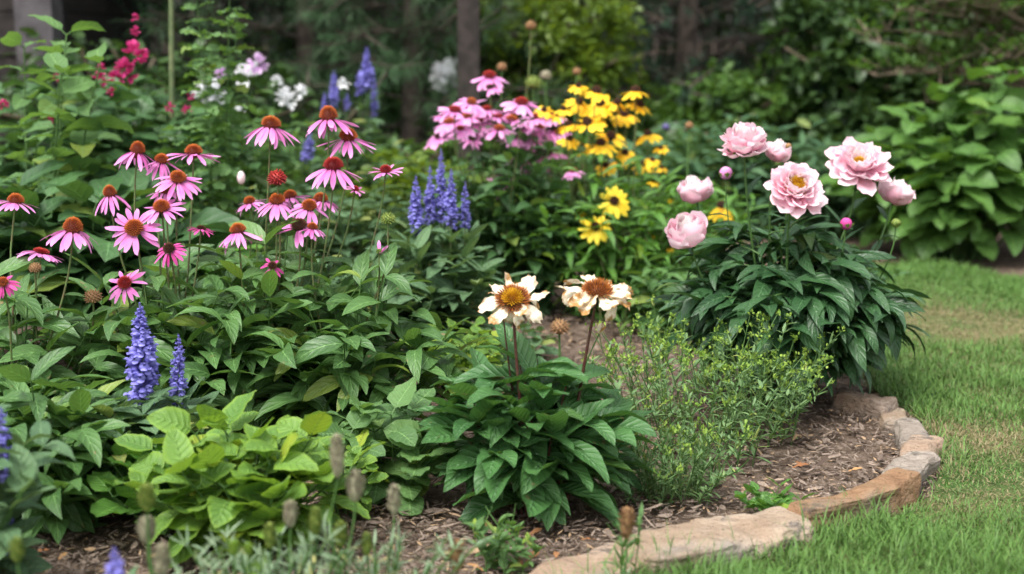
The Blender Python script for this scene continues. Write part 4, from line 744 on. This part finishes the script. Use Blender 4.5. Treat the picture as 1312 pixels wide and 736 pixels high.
budstem(853, 163, 8, 5.6, 'salvia_dull', 'small dark purple ball flower right of the daisies'); budstem(883, 161, 9, 5.0, 'seed_tan', 'orange tinted bud left of the highest peony'); budstem(717, 420, 20, 3.9, 'seed_tan', 'low spent brown bloom seen between the two wilting flowers')

# ------------------------------------------------------------------ background shrubs and trees
def crown(mb, blobs, n, L, W, mat=None, nu=4, nv=3, shell=.55, **k):
    per = n // len(blobs)
    for c, r in blobs:
        r = np.broadcast_to(np.asarray(r, float), (3,)); v = nrm(rs.normal(0, 1, (per, 3))); cl = nrm(rs.normal(0, 1, (max(8, per // 28), 3))); idx = rs.randint(0, len(cl), per)
        rad = U(shell, 1.05, len(cl))[idx]; v = cl[idx] * rad[:, None] + rs.normal(0, .13, (per, 3)); q = np.asarray(c) + v * r
        az = np.arctan2(v[:, 1], v[:, 0]) + rs.normal(0, .9, per); el = rs.normal(.1, .5, per)
        leaves(mb, q, dirs(az, el), upn(az, el, rs.normal(0, .5, per)), L * U(.6, 1.2, per), W * U(.7, 1.2, per), U(-1.2, 0, per), nu=nu, nv=nv, **(k or LANCE))
def limbs(mb, base, blobs, r0, trunk_h, r1=.02, subs=6):
    base = np.asarray(base, float); top = base + np.array([0, 0, trunk_h]); tubes(mb, np.linspace(base, top, 8)[None] + rs.normal(0, r0 * .12, (1, 8, 3)) * np.array([1, 1, 0]), np.linspace(r0 * 1.25, r0 * .8, 8), 9)
    ps = []
    for c, r in blobs:
        c = np.asarray(c); s = top - np.array([0, 0, U(0, .3) * trunk_h]); ps.append(bez(s, (s + c) / 2 + np.array([0, 0, .1]), c, 8)); rr = np.broadcast_to(r, (3,))
        for _ in range(subs): e = c + rs.normal(0, .5, 3) * rr; ps.append(bez(s * .3 + c * .7, (s * .3 + c * .7 + e) / 2, e, 8))
    tubes(mb, np.array(ps), np.linspace(r0 * .4, r1 * .4, 8), 5)
def shrub(px, Y, blobs, n, L, W, mat, label, name='shrub', cat='shrub', group=None, trunk=.03, th=.3, leaf=None, **k):
    base = np.array([P(px, 100, Y)[0], Y, 0]); root = thing(name, base, label, cat, group); bl = [(P(bx, by, Y + dy), np.array([rx, (rx + rz) / 2 if ry is None else ry, rz])) for bx, by, dy, rx, ry, rz in blobs]
    t = MB(); limbs(t, base, bl, trunk, th); part('trunk', t, M['twig'] if trunk < .05 else M['bark'], root); c = MB(); crown(c, bl, n, L, W, **dict(leaf or LANCE, **k)); part('crown', c, M[mat], root); return root, bl
M['bark'] = two_mat('tree_bark', (.05, .038, .03), (.12, .095, .08), .9, 0, 14, 'n', 1.)
M['timber'] = two_mat('dark_timber', (.02, .017, .016), (.045, .038, .034), .8, 0, 20, 'n', .5)
M['grey_timber'] = two_mat('weathered_timber', (.07, .063, .068), (.12, .11, .115), .85, 0, 12, 'n', .5)
# big leaved shrub on the right
def bigleaf():
    base = G(1262, 343) + np.array([0, .35, 0]); root = thing('big_leaf_shrub', base, 'rounded shrub with large bright green leaves at the right behind the lawn', 'shrub')
    bush(base, 52, .84, .48, OVATE, nodes=5, t0=.34, L=.2, W=.13, mat='big_leaf', root=root, el=(-.2, .4), droop=(-1.2, -.5), dome=.55, pet=.25, nu=8, nv=5, outward=1.2, ell=(1.25, .9), lean=(.1, 0), sr=.006)
bigleaf()
# pine with long needles
def needles(mb, tips, d, per, L, W, spread=.9, droop=-.4):
    N = len(tips) * per; b = np.repeat(tips, per, 0); dd = np.repeat(nrm(d), per, 0); t = U(0, 1, N)[:, None]; b = b - dd * t * L * 1.1; v = nrm(dd * U(.6, 1.2, (N, 1)) + rs.normal(0, 1, (N, 3)) * spread * .6)
    leaves(mb, b, v, np.tile([0, 0, 1.], (N, 1)) + rs.normal(0, .3, (N, 3)), L * U(.6, 1.1, N), W, droop + U(-.3, .3, N), nu=3, nv=2, a=.1, b=.4, fold=0)
def conifer(px, Y, H, Rr, n, per, L, W, mat, label, name='pine_tree', z0=.1, trunk=.09, tw=14, group=None, down=.1, yoff=0):
    base = np.array([P(px, 100, Y)[0], Y, 0]); root = thing(name, base, label, 'conifer', group); t, m = MB(), MB(); tubes(t, np.linspace(base, base + [0, 0, H], 8)[None], np.linspace(trunk, .01, 8), 9); ps, tips, ds = [], [], []
    for i in range(n):
        f = (i + .5) / n; z = z0 + (H - z0) * f ** 1.15; ln = Rr * (1 - f) ** .7 * U(.75, 1.1); a = i * 2.39996; s = base + [0, 0, z]; e = s + np.array([math.cos(a) * ln, math.sin(a) * ln, ln * U(-.1, .35) - down]); p = bez(s, (s + e) / 2 + [0, 0, .1 * ln], e, 8); ps.append(p)
        for k in range(tw):
            q = p[rs.randint(2, 8)]; d = nrm(e - s) * .7 + rs.normal(0, .5, 3) * np.array([1, 1, .5]); d[2] += .1; d = nrm(d); w = U(.08, .3) * min(1, Rr); tips.append(q + d * w); ds.append(d); ps.append(bez(q, q + d * w * .5, q + d * w, 8))
    tubes(t, np.array(ps), np.linspace(.01, .003, 8), 5); needles(m, np.array(tips), np.array(ds), per, L, W); part('trunk', t, M['bark'], root); part('crown', m, M[mat], root)
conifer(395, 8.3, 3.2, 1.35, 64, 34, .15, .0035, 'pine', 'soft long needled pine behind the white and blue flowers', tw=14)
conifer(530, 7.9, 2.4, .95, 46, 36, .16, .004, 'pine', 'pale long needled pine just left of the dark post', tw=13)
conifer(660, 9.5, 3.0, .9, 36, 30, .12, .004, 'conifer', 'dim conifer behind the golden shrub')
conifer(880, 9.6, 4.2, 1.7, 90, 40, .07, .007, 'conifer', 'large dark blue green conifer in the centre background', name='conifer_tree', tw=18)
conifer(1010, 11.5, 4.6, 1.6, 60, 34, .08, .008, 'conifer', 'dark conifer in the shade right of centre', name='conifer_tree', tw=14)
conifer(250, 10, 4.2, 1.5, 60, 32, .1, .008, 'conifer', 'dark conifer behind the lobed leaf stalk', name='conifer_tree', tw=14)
shrub(705, 8.2, [(660, 30, 0, .35, .4, .35), (720, 20, .1, .4, .4, .4), (760, 60, 0, .3, .3, .3), (690, 90, -.1, .35, .35, .3), (735, 100, 0, .3, .3, .25), (650, 80, .1, .3, .3, .3)], 5200, .065, .035, 'gold_leaf', 'yellow green shrub with small leaves above the pink clump', leaf=OVATE)
shrub(950, 8.6, [(920, 125, 0, .35, .35, .16), (985, 112, 0, .35, .35, .18), (1030, 125, .1, .3, .3, .16), (900, 150, -.1, .35, .3, .15)], 3600, .07, .035, 'shrub_leaf', 'airy green shrub left of the highest peony, in shade', leaf=OVATE)
shrub(1180, 8.2, [(1130, 120, 0, .4, .4, .4), (1190, 90, 0, .45, .4, .45), (1150, 40, .2, .4, .4, .4), (1090, 60, .3, .4, .4, .4), (1120, 180, -.1, .35, .3, .3)], 5200, .11, .06, 'deep_leaf', 'dark broad leaved shrub behind the right peonies', leaf=OVATE)
def twiggy():
    root, bl = shrub(1270, 7.2, [(1290, 30, 0, .5, .4, .2), (1230, 20, .1, .4, .4, .15), (1310, 75, 0, .4, .4, .18), (1190, 10, .1, .3, .3, .12), (1260, 95, .1, .35, .3, .12)], 2600, .06, .022, 'gold_leaf', 'layered shrub with pale bare twigs in the top right corner', leaf=OVATE, trunk=.04, th=.7, subs=0) if False else (None, None)
    base = np.array([P(1330, 100, 7.2)[0], 7.2, 0]); root = thing('layered_shrub', base, 'layered shrub with pale bare twigs in the top right corner', 'shrub'); t, m = MB(), MB(); tubes(t, np.linspace(base, base + [0, 0, 1.2], 6)[None], np.linspace(.05, .03, 6), 8); ps, B, A = [], [], []
    for i in range(60):
        s = base + [0, 0, U(.55, 1.25)]; a = U(2.0, 4.4) if rs.rand() < .8 else U(0, 6.28); ln = U(.4, .95); e = s + np.array([math.cos(a) * ln, math.sin(a) * ln * .6, U(-.05, .2)]); p = bez(s, (s + e) / 2 + [0, 0, .05], e, 10); ps.append(p)
        for k in range(6):
            q = p[rs.randint(3, 10)]; e2 = q + np.array([U(-.15, .1), U(-.12, .12), U(.02, .12)]); ps.append(bez(q, (q + e2) / 2, e2, 10))
            for _ in range(7): B.append(q + (e2 - q) * U(.4, 1.1)); A.append((U(0, 6.28), U(0, .9)))
    tubes(t, np.array(ps), np.linspace(.007, .003, 10), 5); B, A = np.array(B), np.array(A); N = len(B); leaves(m, B, dirs(A[:, 0], A[:, 1]), upn(A[:, 0], A[:, 1]), U(.04, .08, N), U(.018, .03, N), U(-.6, .2, N), nu=5, nv=3, **OVATE); part('trunk', t, M['twig'], root); part('crown', m, M['shrub_leaf'], root)
twiggy()
# trees with overhead crowns whose trunks show, giving the background its shade
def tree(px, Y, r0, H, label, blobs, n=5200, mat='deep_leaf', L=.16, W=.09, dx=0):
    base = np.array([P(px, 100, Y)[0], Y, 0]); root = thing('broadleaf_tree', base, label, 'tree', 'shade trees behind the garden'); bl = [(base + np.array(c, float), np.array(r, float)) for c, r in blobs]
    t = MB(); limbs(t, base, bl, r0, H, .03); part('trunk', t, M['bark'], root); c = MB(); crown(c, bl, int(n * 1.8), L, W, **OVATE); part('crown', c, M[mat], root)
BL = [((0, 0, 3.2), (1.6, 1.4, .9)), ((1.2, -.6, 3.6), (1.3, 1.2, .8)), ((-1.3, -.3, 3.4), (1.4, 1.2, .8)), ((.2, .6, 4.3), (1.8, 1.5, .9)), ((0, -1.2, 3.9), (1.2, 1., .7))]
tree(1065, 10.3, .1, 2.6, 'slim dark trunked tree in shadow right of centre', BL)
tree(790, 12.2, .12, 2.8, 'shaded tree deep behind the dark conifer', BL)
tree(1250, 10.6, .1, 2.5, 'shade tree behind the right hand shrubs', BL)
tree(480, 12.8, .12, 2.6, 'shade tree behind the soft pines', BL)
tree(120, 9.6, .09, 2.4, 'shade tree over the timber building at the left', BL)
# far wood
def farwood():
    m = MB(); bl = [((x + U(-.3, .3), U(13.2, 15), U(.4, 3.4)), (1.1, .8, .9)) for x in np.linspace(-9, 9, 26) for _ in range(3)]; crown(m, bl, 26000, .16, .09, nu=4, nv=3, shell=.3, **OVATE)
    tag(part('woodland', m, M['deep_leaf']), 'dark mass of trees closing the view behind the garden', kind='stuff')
farwood()
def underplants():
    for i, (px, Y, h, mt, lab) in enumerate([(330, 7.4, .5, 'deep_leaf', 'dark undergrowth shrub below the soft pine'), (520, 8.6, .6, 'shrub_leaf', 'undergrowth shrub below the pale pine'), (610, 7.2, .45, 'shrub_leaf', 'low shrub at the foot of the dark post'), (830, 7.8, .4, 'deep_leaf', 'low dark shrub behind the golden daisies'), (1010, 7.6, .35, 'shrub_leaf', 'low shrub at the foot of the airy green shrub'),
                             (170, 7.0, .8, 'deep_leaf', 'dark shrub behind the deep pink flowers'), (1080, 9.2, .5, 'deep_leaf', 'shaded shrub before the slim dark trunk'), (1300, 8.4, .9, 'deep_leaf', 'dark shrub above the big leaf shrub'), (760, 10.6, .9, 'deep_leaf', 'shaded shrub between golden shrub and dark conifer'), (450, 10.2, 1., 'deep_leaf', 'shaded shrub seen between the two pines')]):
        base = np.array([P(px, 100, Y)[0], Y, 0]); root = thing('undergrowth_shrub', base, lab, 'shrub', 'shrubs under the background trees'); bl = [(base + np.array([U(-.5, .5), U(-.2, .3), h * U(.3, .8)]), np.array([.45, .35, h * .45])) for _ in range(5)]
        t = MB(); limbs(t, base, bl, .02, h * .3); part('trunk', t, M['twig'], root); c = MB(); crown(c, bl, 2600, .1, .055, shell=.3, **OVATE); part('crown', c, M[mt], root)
underplants()

# ------------------------------------------------------------------ timber structures
def box(mb, lo, hi, A=(.5, 0, .5)):
    x0, y0, z0 = lo; x1, y1, z1 = hi; p = np.array([[x0, y0, z0], [x1, y0, z0], [x1, y1, z0], [x0, y1, z0], [x0, y0, z1], [x1, y0, z1], [x1, y1, z1], [x0, y1, z1]], float)
    for f in ((3, 2, 1, 0), (4, 5, 6, 7), (0, 1, 5, 4), (1, 2, 6, 5), (2, 3, 7, 6), (3, 0, 4, 7)): mb.grid(p[[f[0], f[3], f[1], f[2]]].reshape(1, 2, 2, 3)[:, :, ::1].transpose(0, 1, 2, 3), np.array(A))
def shed():
    x1 = P(40, 50, 7.2)[0]; base = np.array([x1 - 1.6, 7.6, 0]); root = thing('timber_building', base, 'dark timber building with a weathered grey corner post at the upper left', 'building')
    m = MB()
    for k in range(11): box(m, (x1 - 3.2, 7.25 + .012 * (k % 2), .22 * k), (x1 - .02, 9.6, .22 * k + .214))
    part('wall', m, M['timber'], root, smooth=False); m = MB(); xa, xb = P(28, 50, 7.15)[0], P(75, 50, 7.15)[0]; box(m, (xa, 7.06, 0), (xb, 7.24, 2.42)); part('corner_post', m, M['grey_timber'], root, smooth=False)
    m = MB(); box(m, (x1 - 3.5, 6.7, 2.43), (x1 + .4, 9.9, 2.53)); part('roof', m, M['timber'], root, smooth=False)
shed()
def post():
    Y = 7.0; a, b = P(586, 60, Y), P(614, 60, Y); root = thing('timber_post', ((a[0] + b[0]) / 2, Y, 0), 'thick dark timber post with a crossbeam behind the white bloom', 'post'); m = MB(); box(m, (a[0], Y, 0), (b[0], Y + .1, 1.75)); part('upright', m, M['timber2'], root, smooth=False)
    m = MB(); box(m, (a[0] - .35, Y + .02, 1.16), (b[0] + .25, Y + .08, 1.28)); part('crossbeam', m, M['timber'], root, smooth=False)
M['timber2'] = two_mat('brown_timber', (.025, .02, .018), (.055, .043, .038), .85, 0, 14, 'n', .6)
post()
m = MB(); b = G(222, 380); tubes(m, np.linspace(b, P(219, -60, b[1] + .05), 14)[None], np.linspace(.011, .009, 14) * (1 + .12 * (np.arange(14) % 3 == 0)), 8); tag(part('garden_cane', m, two_mat('cane', (.1, .14, .06), (.17, .2, .09), .6, 0, 30, 'n'), None, b), 'green bamboo cane standing behind the deep pink flowers', 'garden cane')
def fence():  # added backdrop: keeps bright sky out of the gaps between the trees
    root = thing('sky_block_fence', (0, 16, 0), 'added dark board fence blocking the sky behind the trees', 'fence'); m = MB(); k = 0
    for x in np.arange(-12, 12, .16): box(m, (x, 15.98, 0), (x + .15, 16.0, 1.95 + .02 * math.sin(k))); k += 1
    part('boards', m, M['timber2'], root, smooth=False); m = MB(); box(m, (-12, 16.003, .4), (12, 16.06, .5)); box(m, (-12, 16.003, 1.5), (12, 16.06, 1.6)); part('rails', m, M['timber'], root, smooth=False)
fence()
